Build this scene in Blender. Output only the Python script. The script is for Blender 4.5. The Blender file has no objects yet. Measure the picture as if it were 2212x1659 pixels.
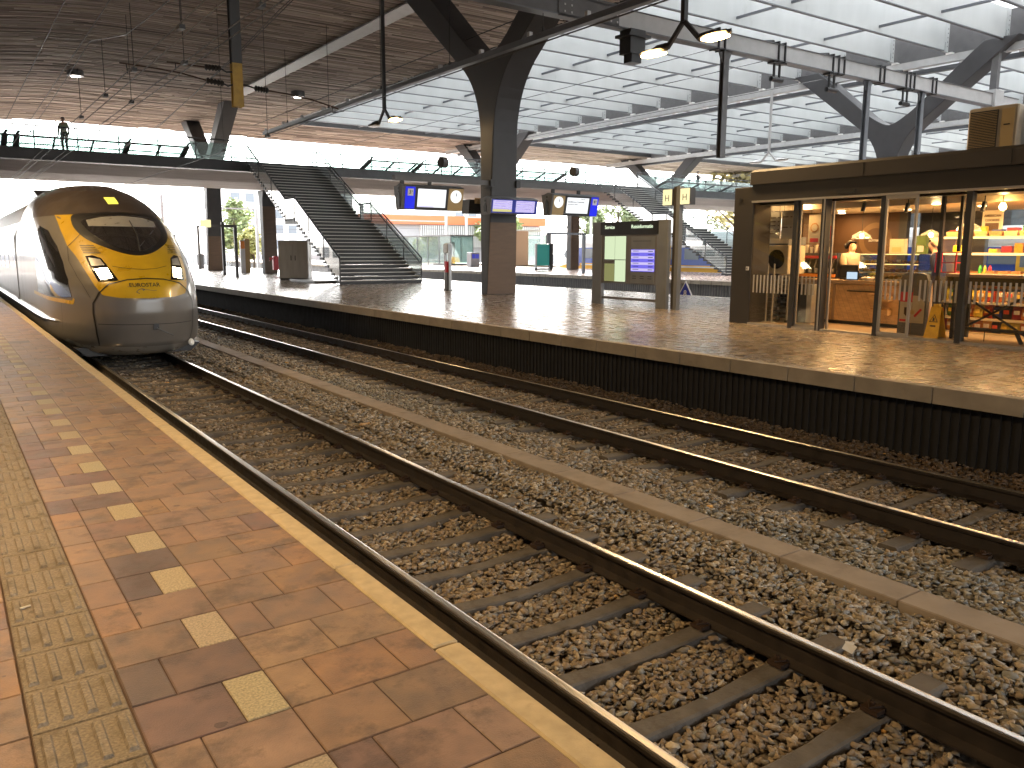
import bpy, math, random
import numpy as np
from mathutils import Vector, Matrix
random.seed(7); rng = np.random.default_rng(11)
R = math.radians
scn = bpy.context.scene
COL = scn.collection
# ---------------------------------------------------------------- camera
YAW, PITCH, ROLL, CAMH = R(34.90), R(-9.279), R(0.218), 1.534
cyw, syw = math.cos(YAW), math.sin(YAW)
FW = Vector((syw*math.cos(PITCH), cyw*math.cos(PITCH), math.sin(PITCH)))
RT = Vector((cyw, -syw, 0)); UP = RT.cross(FW)
rt = math.cos(ROLL)*RT + math.sin(ROLL)*UP
up = -math.sin(ROLL)*RT + math.cos(ROLL)*UP
cd = bpy.data.cameras.new('camera'); cam = bpy.data.objects.new('camera', cd); COL.objects.link(cam)
cam.matrix_world = Matrix(((rt.x, up.x, -FW.x, 0), (rt.y, up.y, -FW.y, 0), (rt.z, up.z, -FW.z, CAMH), (0, 0, 0, 1)))
cd.sensor_width = 36; cd.lens = 36*1762.66/2212; cd.clip_start = .05; cd.clip_end = 3000
scn.camera = cam
# ---------------------------------------------------------------- world, sun, exposure
SUN_EL, SUN_AZ = R(38), R(20)
w = bpy.data.worlds.new('World'); scn.world = w; w.use_nodes = True
nt = w.node_tree; bg = nt.nodes['Background']
sky = nt.nodes.new('ShaderNodeTexSky'); sky.sky_type = 'NISHITA'; sky.sun_disc = False
sky.sun_elevation = SUN_EL; sky.sun_rotation = SUN_AZ; sky.dust_density = 4.0; sky.air_density = 1.0
hs = nt.nodes.new('ShaderNodeHueSaturation'); hs.inputs['Saturation'].default_value = .22
nt.links.new(sky.outputs[0], hs.inputs['Color']); nt.links.new(hs.outputs[0], bg.inputs['Color'])
bg.inputs['Strength'].default_value = .15
sd = bpy.data.lights.new('sun', 'SUN'); sun = bpy.data.objects.new('sun', sd); COL.objects.link(sun)
sd.energy = 1.5; sd.angle = R(20); sd.color = (1, .96, .9)
sun.rotation_euler = (R(90)-SUN_EL, 0, math.pi-SUN_AZ)
scn.view_settings.view_transform = 'Standard'; scn.view_settings.look = 'None'
scn.view_settings.exposure = 3.4; scn.view_settings.gamma = 1
# ---------------------------------------------------------------- materials
M = {}
def mat(n, col, rough=.6, metal=0, noise=0, nscale=6, bump=0, bscale=40, attr=False, emit=None, es=0, trans=0, alpha=1, spec=None, stretch=None, coat=0, dirt=None):
    m = bpy.data.materials.new(n); m.use_nodes = True; t = m.node_tree; b = t.nodes['Principled BSDF']
    c = (*col, 1) if len(col) == 3 else col
    b.inputs['Base Color'].default_value = c; b.inputs['Roughness'].default_value = rough; b.inputs['Metallic'].default_value = metal
    if spec is not None: b.inputs['Specular IOR Level'].default_value = spec
    if coat: b.inputs['Coat Weight'].default_value = coat; b.inputs['Coat Roughness'].default_value = .08
    tc = t.nodes.new('ShaderNodeTexCoord'); co = tc.outputs['Object']
    if stretch:
        mp = t.nodes.new('ShaderNodeMapping'); mp.inputs['Scale'].default_value = stretch; t.links.new(co, mp.inputs[0]); co = mp.outputs[0]
    src = None
    if attr:
        a = t.nodes.new('ShaderNodeAttribute'); a.attribute_name = 'Col'; src = a.outputs['Color']
    if noise:
        nz = t.nodes.new('ShaderNodeTexNoise'); nz.inputs['Scale'].default_value = nscale; nz.inputs['Detail'].default_value = 6; t.links.new(co, nz.inputs['Vector'])
        mr = t.nodes.new('ShaderNodeMapRange'); mr.inputs[1].default_value = .3; mr.inputs[2].default_value = .7; mr.inputs[3].default_value = 1-noise; mr.inputs[4].default_value = 1+noise
        t.links.new(nz.outputs['Fac'], mr.inputs[0])
        mx = t.nodes.new('ShaderNodeMix'); mx.data_type = 'RGBA'; mx.blend_type = 'MULTIPLY'; mx.inputs[0].default_value = 1
        if src is not None: t.links.new(src, mx.inputs[6])
        else: mx.inputs[6].default_value = c
        t.links.new(mr.outputs[0], mx.inputs[7]); src = mx.outputs[2]
        ra = t.nodes.new('ShaderNodeMapRange'); ra.inputs[1].default_value = .3; ra.inputs[2].default_value = .7; ra.inputs[3].default_value = max(.02, rough-.12*min(1, noise*3)); ra.inputs[4].default_value = min(1, rough+.12*min(1, noise*3))
        t.links.new(nz.outputs['Fac'], ra.inputs[0]); t.links.new(ra.outputs[0], b.inputs['Roughness'])
    if dirt:   # (colour, scale, threshold) blotches of dirt
        nd = t.nodes.new('ShaderNodeTexNoise'); nd.inputs['Scale'].default_value = dirt[1]; nd.inputs['Detail'].default_value = 8; nd.inputs['Roughness'].default_value = .7; t.links.new(co, nd.inputs['Vector'])
        md = t.nodes.new('ShaderNodeMapRange'); md.inputs[1].default_value = dirt[2]; md.inputs[2].default_value = dirt[2]+.12; t.links.new(nd.outputs['Fac'], md.inputs[0])
        m2 = t.nodes.new('ShaderNodeMix'); m2.data_type = 'RGBA'; m2.blend_type = 'MIX'
        mu = t.nodes.new('ShaderNodeMath'); mu.operation = 'MULTIPLY'; mu.inputs[1].default_value = dirt[3] if len(dirt) > 3 else .6; t.links.new(md.outputs[0], mu.inputs[0]); t.links.new(mu.outputs[0], m2.inputs[0])
        if src is not None: t.links.new(src, m2.inputs[6])
        else: m2.inputs[6].default_value = c
        m2.inputs[7].default_value = (*dirt[0], 1); src = m2.outputs[2]
    if src is not None: t.links.new(src, b.inputs['Base Color'])
    if bump:
        nb = t.nodes.new('ShaderNodeTexNoise'); nb.inputs['Scale'].default_value = bscale; nb.inputs['Detail'].default_value = 5; t.links.new(co, nb.inputs['Vector'])
        bp = t.nodes.new('ShaderNodeBump'); bp.inputs['Strength'].default_value = bump; bp.inputs['Distance'].default_value = .01; t.links.new(nb.outputs['Fac'], bp.inputs['Height']); t.links.new(bp.outputs[0], b.inputs['Normal'])
    if emit: b.inputs['Emission Color'].default_value = (*emit, 1); b.inputs['Emission Strength'].default_value = es
    M[n] = m; return m
def glassmat(n, tint, refl=.12, rough=.02, milk=0, fk=.8):
    m = bpy.data.materials.new(n); m.use_nodes = True; t = m.node_tree; t.nodes.clear()
    o = t.nodes.new('ShaderNodeOutputMaterial'); tr = t.nodes.new('ShaderNodeBsdfTransparent'); tr.inputs[0].default_value = (*tint, 1)
    gl = t.nodes.new('ShaderNodeBsdfGlossy'); gl.inputs['Roughness'].default_value = rough
    fr = t.nodes.new('ShaderNodeFresnel'); fr.inputs[0].default_value = 1.45
    mu = t.nodes.new('ShaderNodeMath'); mu.operation = 'MULTIPLY_ADD'; mu.inputs[1].default_value = fk; mu.inputs[2].default_value = refl*.3
    t.links.new(fr.outputs[0], mu.inputs[0])
    mx = t.nodes.new('ShaderNodeMixShader'); t.links.new(mu.outputs[0], mx.inputs[0]); t.links.new(tr.outputs[0], mx.inputs[1]); t.links.new(gl.outputs[0], mx.inputs[2])
    out = mx.outputs[0]
    if milk:
        df0 = t.nodes.new('ShaderNodeBsdfTranslucent'); df0.inputs[0].default_value = (.9, .93, .95, 1); df1 = t.nodes.new('ShaderNodeBsdfDiffuse'); df1.inputs[0].default_value = (.8, .88, .88, 1); df = t.nodes.new('ShaderNodeMixShader'); t.links.new(df0.outputs[0], df.inputs[1]); t.links.new(df1.outputs[0], df.inputs[2])
        m3 = t.nodes.new('ShaderNodeMixShader'); m3.inputs[0].default_value = milk; t.links.new(out, m3.inputs[1]); t.links.new(df.outputs[0], m3.inputs[2]); out = m3.outputs[0]
    t.links.new(out, o.inputs[0]); M[n] = m; return m
def emat(n, col, s):
    m = bpy.data.materials.new(n); m.use_nodes = True; t = m.node_tree; t.nodes.clear()
    o = t.nodes.new('ShaderNodeOutputMaterial'); e = t.nodes.new('ShaderNodeEmission'); e.inputs[0].default_value = (*col, 1); e.inputs[1].default_value = s*.28
    t.links.new(e.outputs[0], o.inputs[0]); M[n] = m; return m
mat('yellow_dark', (.3, .19, .03), .6, noise=.2, nscale=6)  # darker yellow for the mast tip
mat('paver', (.3, .15, .09), .55, noise=.28, nscale=8, bump=.3, bscale=160, attr=True, dirt=((.07, .046, .036), 3.6, .5, .65))
mat('granite', (.38, .31, .19), .7, noise=.38, nscale=110, bump=.3, bscale=150, attr=True)
mat('paver_far', (.3, .15, .09), .27, noise=.2, nscale=5, bump=.05, bscale=7, attr=True, spec=.7)
mat('joint', (.085, .052, .035), .9)
mat('tactile', (.2, .16, .11), .7, noise=.45, nscale=95, bump=.4, bscale=130, dirt=((.09, .06, .03), 6, .5, .6))
mat('edge_stone', (.46, .36, .21), .7, noise=.14, nscale=14, bump=.15, bscale=160, dirt=((.25, .16, .08), 4, .6, .4))
mat('edge_stone_far', (.28, .235, .175), .6, noise=.18, nscale=3, dirt=((.12, .09, .06), 1.2, .58, .5))
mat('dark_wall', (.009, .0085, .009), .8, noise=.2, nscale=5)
mat('concrete_wall', (.2, .19, .18), .8, noise=.2, nscale=3)
mat('bridge_concrete', (.42, .38, .36), .7, noise=.15, nscale=1.5, stretch=(.3, 1, 1), dirt=((.2, .17, .15), .8, .55, .4))
mat('rail_side', (.024, .017, .012), .65, noise=.4, nscale=8, metal=.2, bump=.2, bscale=60)
mat('rail_head', (.72, .68, .62), .3, metal=1)
mat('sleeper', (.1, .085, .068), .85, noise=.3, nscale=7, bump=.3, bscale=50, dirt=((.05, .035, .022), 4, .5, .6))
mat('rail_rust', (.06, .035, .022), .7, metal=.4, noise=.3)
mat('ballast', (.2, .17, .13), .85, attr=True, noise=.25, nscale=40)
mat('ballast_bed', (.12, .095, .07), .95, noise=.5, nscale=30, bump=.8, bscale=30)
mat('walkway', (.27, .22, .17), .8, noise=.15, nscale=4, bump=.1, dirt=((.14, .1, .07), 3, .52, .4))
mat('wood_soffit', (.25, .18, .13), .75, attr=True)
mat('wood_dark', (.03, .022, .017), .9)
mat('steel_light', (.42, .42, .42), .5, metal=.1, noise=.08, nscale=3)
mat('steel_grey', (.125, .135, .15), .5, metal=.1, noise=.1, nscale=3)
mat('steel_dark', (.026, .026, .027), .5, noise=.15, nscale=4)
mat('steel_mid', (.1, .098, .1), .5, noise=.12, nscale=3)
mat('column', (.043, .043, .046), .55, noise=.12, nscale=2.5, dirt=((.06, .055, .05), 1.2, .58, .4))
mat('cladding', (.13, .085, .055), .6, noise=.12, nscale=2, stretch=(1, 1, 6))
mat('fin', (.43, .45, .45), .55, noise=.09, nscale=.8, stretch=(1, 1, .3), dirt=((.28, .29, .28), 1.3, .62, .4))
mat('black', (.012, .012, .013), .4)
mat('black_gloss', (.01, .01, .012), .08, coat=.5)
mat('rubber', (.015, .015, .015), .8)
mat('yellow_paint', (.72, .42, .03), .5, noise=.15, nscale=8)
mat('tread_nose', (.62, .6, .55), .6)
mat('white_paint', (.75, .75, .73), .5)
mat('cream', (.45, .38, .27), .5)
mat('stainless', (.42, .42, .42), .4, metal=.45, noise=.12, nscale=5, stretch=(1, 1, .2))
mat('red_paint', (.5, .02, .03), .4)
mat('orange_paint', (.85, .3, .06), .5)
mat('blue_sign', (.01, .02, .6), .35, emit=(.01, .02, .9), es=.06)
mat('blue_flat', (.02, .04, .45), .4)
mat('tan', (.42, .3, .14), .5)
mat('train_silver', (.17, .16, .148), .34, metal=.2, noise=.06, nscale=2, coat=.35, dirt=((.2, .18, .15), 1.5, .55, .35))
mat('train_roof', (.055, .042, .034), .45, noise=.15, nscale=3, coat=.2)
mat('train_yellow', (.55, .34, .015), .3, noise=.1, nscale=3, coat=.5, dirt=((.4, .25, .03), 5, .6, .4))
mat('train_dark', (.02, .02, .022), .5)
mat('train_glass', (.02, .02, .022), .04, coat=1)
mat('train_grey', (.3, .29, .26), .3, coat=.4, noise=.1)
mat('ns_blue', (.03, .075, .36), .35, coat=.3)
mat('ns_yellow', (.8, .42, .03), .4)
mat('ns_white', (.7, .72, .74), .4)
mat('kiosk_brown', (.03, .025, .02), .5, noise=.1, nscale=3)
mat('kiosk_fascia', (.05, .042, .035), .5, noise=.08, nscale=2)
mat('kiosk_wall', (.075, .038, .018), .7, noise=.12, nscale=3)
mat('kiosk_circle', (.13, .075, .032), .6)
mat('kiosk_ceiling', (.7, .6, .45), .7)
mat('wood_light', (.55, .35, .17), .5, noise=.15, nscale=6, stretch=(1, 1, 4))
mat('wood_counter', (.3, .2, .12), .4, noise=.15, nscale=4)
mat('floor_tile', (.3, .22, .15), .4, noise=.1)
mat('alu', (.38, .36, .33), .4, metal=.5)
mat('skin', (.4, .2, .12), .5); mat('skin_pale', (.6, .36, .26), .5)
mat('beige_cloth', (.22, .165, .105), .85, noise=.1, nscale=30); mat('navy_cloth', (.015, .02, .06), .8); mat('hair_black', (.01, .008, .007), .5); mat('hair_grey', (.5, .42, .3), .7)
mat('dark_cloth', (.02, .02, .025), .85); mat('pale_cloth', (.35, .38, .25), .85)
mat('leaf', (.07, .11, .02), .7, attr=True); mat('bark', (.12, .09, .06), .9)
mat('ground', (.25, .24, .22), .9, noise=.2, nscale=.5)
mat('grass', (.08, .13, .03), .9, noise=.3, nscale=2)
mat('bld_grey', (.42, .42, .43), .7, noise=.05); mat('bld_orange', (.75, .2, .08), .6); mat('bld_white', (.65, .65, .63), .7); mat('bld_brick', (.45, .3, .2), .8)
mat('win_dark', (.2, .23, .26), .2)
mat('snack', (.5, .2, .1), .35, attr=True, noise=.2, nscale=20)
mat('bread', (.42, .22, .08), .7, noise=.3, nscale=30)
mat('paper', (.5, .45, .36), .8)
mat('ceramic', (.5, .48, .45), .3)
mat('teal', (.05, .5, .45), .3)
def spots(n, scale, rad, col, fac):   # small worn stains (chewing gum, drips) on a walked-on surface
    t = M[n].node_tree; b = t.nodes['Principled BSDF']; src = b.inputs['Base Color'].links[0].from_socket
    tc = t.nodes.new('ShaderNodeTexCoord'); nz = t.nodes.new('ShaderNodeTexNoise'); nz.inputs['Scale'].default_value = 30; t.links.new(tc.outputs['Object'], nz.inputs['Vector'])
    va = t.nodes.new('ShaderNodeVectorMath'); va.operation = 'MULTIPLY_ADD'; va.inputs[1].default_value = (.02, .02, .02); t.links.new(nz.outputs['Color'], va.inputs[0]); t.links.new(tc.outputs['Object'], va.inputs[2])
    vo = t.nodes.new('ShaderNodeTexVoronoi'); vo.inputs['Scale'].default_value = scale; t.links.new(va.outputs[0], vo.inputs['Vector'])
    sp = t.nodes.new('ShaderNodeSeparateColor'); t.links.new(vo.outputs['Color'], sp.inputs[0])
    mu = t.nodes.new('ShaderNodeMath'); mu.operation = 'MULTIPLY'; mu.inputs[1].default_value = rad; t.links.new(sp.outputs[0], mu.inputs[0])
    lt = t.nodes.new('ShaderNodeMath'); lt.operation = 'LESS_THAN'; t.links.new(vo.outputs['Distance'], lt.inputs[0]); t.links.new(mu.outputs[0], lt.inputs[1])
    mf = t.nodes.new('ShaderNodeMath'); mf.operation = 'MULTIPLY'; mf.inputs[1].default_value = fac; t.links.new(lt.outputs[0], mf.inputs[0])
    mx = t.nodes.new('ShaderNodeMix'); mx.data_type = 'RGBA'; t.links.new(mf.outputs[0], mx.inputs[0]); t.links.new(src, mx.inputs[6]); mx.inputs[7].default_value = (*col, 1); t.links.new(mx.outputs[2], b.inputs['Base Color'])
spots('paver', 4.5, .13, (.06, .038, .03), .7); spots('edge_stone', 5, .1, (.12, .075, .035), .7); spots('tactile', 4, .1, (.07, .05, .03), .6)
glassmat('glass', (.93, .97, .96)); glassmat('glass_green', (.62, .72, .70), .2, milk=.12); glassmat('glass_roof', (.52, .555, .58), .1, milk=.4); glassmat('glass_kiosk', (.95, .95, .93), .05, fk=.4); glassmat('glass_shade', (.85, .85, .83), .5, .05, milk=.1, fk=1)
glassmat('glass_shelter', (.75, .88, .86), .2, milk=.1)
emat('lamp_warm', (1, .58, .2), 34); emat('lamp_white', (1, .93, .8), 16); emat('headlight', (1, .78, .45), 30); emat('kiosk_light', (1, .75, .42), 12); emat('strip_light', (1, .6, .2), 1.2)
emat('screen_white', (.95, .97, 1), 0.42); emat('screen_lilac', (.62, .55, .9), 0.36); emat('screen_blue', (.2, .17, .85), 0.34); emat('screen_yellow', (.75, .7, .3), 0.33); emat('panel_green', (.72, .85, .55), 0.34); emat('panel_olive', (.3, .3, .12), 0.3); emat('sign_yellow', (1, .85, .45), 0.42); emat('dest_light', (1, .8, .1), 0.5); emat('letter_glow', (.85, 1, .7), 0.42); emat('tablet', (.6, .75, .9), 0.34)
mat('lilac_dim', (.4, .35, .7), .5, emit=(.35, .3, .75), es=.06)
# ---------------------------------------------------------------- mesh helpers
class MB:
    def __init__(s): s.v = []; s.f = []; s.m = []; s.mats = []; s.c = []; s.smooth = False
    def mi(s, m):
        if m not in s.mats: s.mats.append(m)
        return s.mats.index(m)
    def face(s, idx, m, c=None): s.f.append(tuple(idx)); s.m.append(s.mi(m)); s.c.append(c)
    def quad(s, a, b, c, d, m, col=None):
        n = len(s.v); s.v += [a, b, c, d]; s.face((n, n+1, n+2, n+3), m, col)
    def box(s, x0, x1, y0, y1, z0, z1, m, col=None, mtx=None):
        n = len(s.v); p = [(x, y, z) for z in (z0, z1) for y in (y0, y1) for x in (x0, x1)]
        if mtx is not None: p = [tuple(mtx @ Vector(q)) for q in p]
        s.v += p
        for q in ((0, 2, 3, 1), (4, 5, 7, 6), (0, 1, 5, 4), (2, 6, 7, 3), (0, 4, 6, 2), (1, 3, 7, 5)): s.face([n+i for i in q], m, col)
    def bbox(s, x0, x1, y0, y1, z0, z1, m, b=.01):   # box with chamfered vertical edges and top
        prof = [(x0+b, y0), (x1-b, y0), (x1, y0+b), (x1, y1-b), (x1-b, y1), (x0+b, y1), (x0, y1-b), (x0, y0+b)]
        cx, cy = (x0+x1)/2, (y0+y1)/2
        n = len(s.v)
        for z, k in ((z0, 0), (z1-b, 0), (z1, b)):
            for (x, y) in prof: s.v.append((x-math.copysign(k, x-cx), y-math.copysign(k, y-cy), z))
        for r in (0, 8):
            for i in range(8): j = (i+1) % 8; s.face((n+r+i, n+r+j, n+r+8+j, n+r+8+i), m)
        s.face([n+16+i for i in range(8)], m); s.face([n+7-i for i in range(8)], m)
    def bar(s, a, b, w, h, m, upv=(0, 0, 1)):   # rectangular bar from a to b
        a = Vector(a); b = Vector(b); d = (b-a); L = d.length; d.normalize(); u = Vector(upv)
        if abs(d.dot(u)) > .98: u = Vector((0, 1, 0))
        sx = d.cross(u).normalized(); uz = sx.cross(d).normalized(); n = len(s.v)
        for t in (0, 1):
            p = a+d*L*t
            for i, j in ((-1, -1), (1, -1), (1, 1), (-1, 1)): s.v.append(tuple(p+sx*w/2*i+uz*h/2*j))
        for q in ((0, 1, 2, 3)[::-1], (4, 5, 6, 7), (0, 1, 5, 4), (1, 2, 6, 5), (2, 3, 7, 6), (3, 0, 4, 7)): s.face([n+i for i in q], m)
    def tube(s, pts, r, m, seg=8, r2=None, cap=True):
        pts = [Vector(p) for p in pts]; n0 = len(s.v); N = len(pts)
        for k, p in enumerate(pts):
            d = (pts[min(k+1, N-1)]-pts[max(k-1, 0)]).normalized()
            u = Vector((0, 0, 1)) if abs(d.z) < .9 else Vector((1, 0, 0))
            sx = d.cross(u).normalized(); uz = sx.cross(d)
            rr = r if r2 is None else r+(r2-r)*k/(N-1)
            if isinstance(r, (list, tuple)): rr = r[k]
            for i in range(seg): a = 2*math.pi*i/seg; s.v.append(tuple(p+sx*math.cos(a)*rr+uz*math.sin(a)*rr))
        for k in range(N-1):
            for i in range(seg):
                j = (i+1) % seg; s.face((n0+k*seg+i, n0+k*seg+j, n0+(k+1)*seg+j, n0+(k+1)*seg+i), m)
        if cap:
            s.face([n0+i for i in range(seg)][::-1], m); s.face([n0+(N-1)*seg+i for i in range(seg)], m)
    def lathe(s, cx, cy, prof, m, seg=16):   # prof: (r,z)
        n0 = len(s.v)
        for r, z in prof:
            for i in range(seg): a = 2*math.pi*i/seg; s.v.append((cx+r*math.cos(a), cy+r*math.sin(a), z))
        for k in range(len(prof)-1):
            for i in range(seg):
                j = (i+1) % seg; s.face((n0+k*seg+i, n0+k*seg+j, n0+(k+1)*seg+j, n0+(k+1)*seg+i), m)
        s.face([n0+i for i in range(seg)][::-1], m); s.face([n0+(len(prof)-1)*seg+i for i in range(seg)], m)
    def prism(s, poly, ax, a0, a1, m, m2=None):   # polygon in the two other axes, extruded along ax
        n = len(s.v); k = len(poly)
        def P(p, t):
            return (t, p[0], p[1]) if ax == 'x' else ((p[0], t, p[1]) if ax == 'y' else (p[0], p[1], t))
        for t in (a0, a1):
            for p in poly: s.v.append(P(p, t))
        s.face([n+i for i in range(k)], m2 or m); s.face([n+k+i for i in range(k)][::-1], m2 or m)
        for i in range(k): j = (i+1) % k; s.face((n+i, n+k+i, n+k+j, n+j), m)
    def disc(s, c, r, nrm, m, seg=24, th=.01):
        c = Vector(c); d = Vector(nrm).normalized()
        s.tube([c-d*th/2, c+d*th/2], r, m, seg)
    def build(s, name, parent=None, smooth=False, bevel=0, recalc=True):
        me = bpy.data.meshes.new(name); me.from_pydata([tuple(q) for q in s.v], [], s.f)
        for m in s.mats: me.materials.append(M[m])
        me.polygons.foreach_set('material_index', s.m)
        if any(c is not None for c in s.c):
            ca = me.color_attributes.new('Col', 'FLOAT_COLOR', 'CORNER'); arr = np.ones((len(me.loops), 4), dtype=np.float32); k = 0
            for f, c in zip(s.f, s.c):
                if c is not None: arr[k:k+len(f), :3] = c
                k += len(f)
            ca.data.foreach_set('color', arr.ravel())
        if smooth:
            me.polygons.foreach_set('use_smooth', [True]*len(me.polygons))
        me.update()
        if recalc:
            import bmesh
            bm = bmesh.new(); bm.from_mesh(me); bmesh.ops.recalc_face_normals(bm, faces=bm.faces); bm.to_mesh(me); bm.free()
        if smooth: me.set_sharp_from_angle(angle=R(38))
        o = bpy.data.objects.new(name, me); COL.objects.link(o)
        if parent is not None: o.parent = parent
        if bevel:
            b = o.modifiers.new('bevel', 'BEVEL'); b.width = bevel; b.segments = 2; b.limit_method = 'ANGLE'; b.angle_limit = R(40)
        return o
def tag(o, label=None, cat=None, group=None, kind=None):
    if label: o['label'] = label
    if cat: o['category'] = cat
    if group: o['group'] = group
    if kind: o['kind'] = kind
    return o
def thing(name, loc, label, cat, group=None, rz=0):
    o = bpy.data.objects.new(name, None); COL.objects.link(o); o.location = loc; o.rotation_euler = (0, 0, rz); o.empty_display_size = .2
    return tag(o, label, cat, group)
def copy_tree(o, parent=None):
    c = o.copy(); COL.objects.link(c)
    if parent is not None: c.parent = parent
    for ch in [x for x in COL.objects if x.parent == o]: copy_tree(ch, c)
    return c
def text(name, s, size, m, loc, rot, parent=None, ext=.003, align='CENTER', bold=0):
    cu = bpy.data.curves.new(name, 'FONT'); cu.body = s; cu.size = size; cu.extrude = ext; cu.align_x = align; cu.align_y = 'CENTER'; cu.offset = bold; cu.resolution_u = 3
    t = bpy.data.objects.new('tmp', cu); COL.objects.link(t)
    dg = bpy.context.evaluated_depsgraph_get(); me = bpy.data.meshes.new_from_object(t.evaluated_get(dg)); bpy.data.objects.remove(t)
    me.materials.clear(); me.materials.append(M[m]); o = bpy.data.objects.new(name, me); COL.objects.link(o)
    o.location = loc; o.rotation_euler = rot
    if parent is not None: o.parent = parent
    return o
FACE_MX = (R(90), 0, R(-90))   # text readable when looking towards +X
FACE_MY = (R(90), 0, 0)        # text readable when looking towards +Y
def area(name, loc, size, power, col, parent, rot=(0, 0, 0), spread=None):
    l = bpy.data.lights.new(name, 'AREA'); l.shape = 'DISK'; l.size = size; l.energy = power; l.color = col
    if spread: l.spread = spread
    o = bpy.data.objects.new(name, l); COL.objects.link(o); o.location = loc; o.rotation_euler = rot
    if parent is not None: o.parent = parent
    return o
# ================================================================ ground, platforms, tracks
b = MB(); b.box(-400, 600, -200, 1200, -2.0, -1.2, 'ground'); tag(b.build('ground'), kind='structure')
b = MB(); b.box(1.6, 9.47, -8, 260, -1.25, -1.025, 'ballast_bed'); b.box(21.5, 33.4, -8, 260, -1.25, -1.0, 'ballast_bed'); b.box(46.8, 62, -8, 300, -1.25, -1.0, 'ballast_bed')
tag(b.build('track_bed'), kind='structure')
tones = [(.235, .15, .094), (.228, .142, .09), (.25, .16, .1), (.21, .134, .09), (.25, .148, .082), (.228, .148, .104), (.2, .13, .088)]
dark = [(.12, .082, .074), (.145, .09, .075), (.165, .1, .08), (.2, .12, .088)]
beige = (.33, .275, .18)
def jit(c, a=.08):
    k = 1+random.uniform(-a, a); return (c[0]*k, c[1]*k*random.uniform(.97, 1.03), c[2]*k*random.uniform(.95, 1.05))
def rand_tile(p=.16):
    return jit(random.choice(dark) if random.random() < p else random.choice(tones))
# near platform: rows of 0.305 m, modules of 0.15 m
b = MB(); g = .0022
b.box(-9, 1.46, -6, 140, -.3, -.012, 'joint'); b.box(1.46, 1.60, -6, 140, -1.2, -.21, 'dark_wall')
ROW = .3065
def tile(x0, x1, y0, y1, z, m, c, bb=None):
    bb = b if bb is None else bb; n = len(bb.v); e = .004; h = .004
    gx = random.uniform(-.0008, .0008)
    bb.v += [(x0+g, y0+g, z-h), (x1-g, y0+g, z-h), (x1-g, y1-g, z-h), (x0+g, y1-g, z-h), (x0+g+e, y0+g+e, z+gx), (x1-g-e, y0+g+e, z+gx), (x1-g-e, y1-g-e, z+gx), (x0+g+e, y1-g-e, z+gx)]
    for q in ((4, 5, 6, 7), (0, 1, 5, 4), (1, 2, 6, 5), (2, 3, 7, 6), (3, 0, 4, 7)): bb.face([n+i for i in q], m, c)
row = -12
while True:
    y0 = 2.525+row*ROW; row += 1
    if y0 > 62: break
    y1 = y0+ROW
    even = (row % 2 == 1)
    # left part X < 0.11
    x = .11-(.15 if even else .3)
    tile(x, .11, y0, y1, 0, 'paver', rand_tile())
    k = 0
    while x > -3.5:
        wd = .3 if random.random() < .65 else .15
        tile(x-wd, x, y0, y1, 0, 'paver', rand_tile()); x -= wd
    # 0.40 .. 0.85
    if even:
        if random.random() < .5: tile(.405, .705, y0, y1, 0, 'paver', rand_tile(.2))
        else: tile(.405, .555, y0, y1, 0, 'paver', rand_tile(.3)); tile(.555, .705, y0, y1, 0, 'paver', rand_tile(.25))
        tile(.705, .855, y0, y1, 0, 'granite', jit(beige, .06))
    else:
        tile(.405, .555, y0, y1, 0, 'paver', rand_tile(.3)); tile(.555, .855, y0, y1, 0, 'paver', rand_tile(.3))
    # 0.855 .. 1.455
    x = .855
    wds = [.15, .3, .15] if even else [.3, .3]
    if random.random() < .25: random.shuffle(wds)
    for wd in wds: tile(x, x+wd, y0, y1, 0, 'paver', rand_tile(.11)); x += wd
tag(b.build('pavement', recalc=False), kind='structure')
b = MB()   # ribbed tactile slabs
row = -10
while True:
    y0 = 2.525+row*ROW; row += 1
    if y0 > 45: break
    tile(.112, .402, y0, y0+ROW, .001, 'tactile', (1, 1, 1), b)
    if y0 < 22:
        for i in range(4):
            xc = .148+i*.073; n = len(b.v); y2 = y0+ROW-.035; ya = y0+.035
            b.v += [(xc-.018, ya, .001), (xc+.018, ya, .001), (xc+.018, y2, .001), (xc-.018, y2, .001), (xc-.011, ya+.008, .012), (xc+.011, ya+.008, .012), (xc+.011, y2-.008, .012), (xc-.011, y2-.008, .012)]
            for q in ((4, 5, 6, 7), (0, 1, 5, 4), (1, 2, 6, 5), (2, 3, 7, 6), (3, 0, 4, 7)): b.face([n+k for k in q], 'tactile')
tag(b.build('tactile_paving', recalc=False), kind='structure')
b = MB()   # coping stones along the near edge
for k in range(-6, 130):
    y0 = 3.6+.983*k
    dx = random.uniform(-.003, .003)
    b.bbox(1.459+dx, 1.572+dx, y0+.004, y0+.979, -.2, random.uniform(-.002, .003), 'edge_stone', .008)
tag(b.build('platform_edge'), kind='structure')
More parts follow.
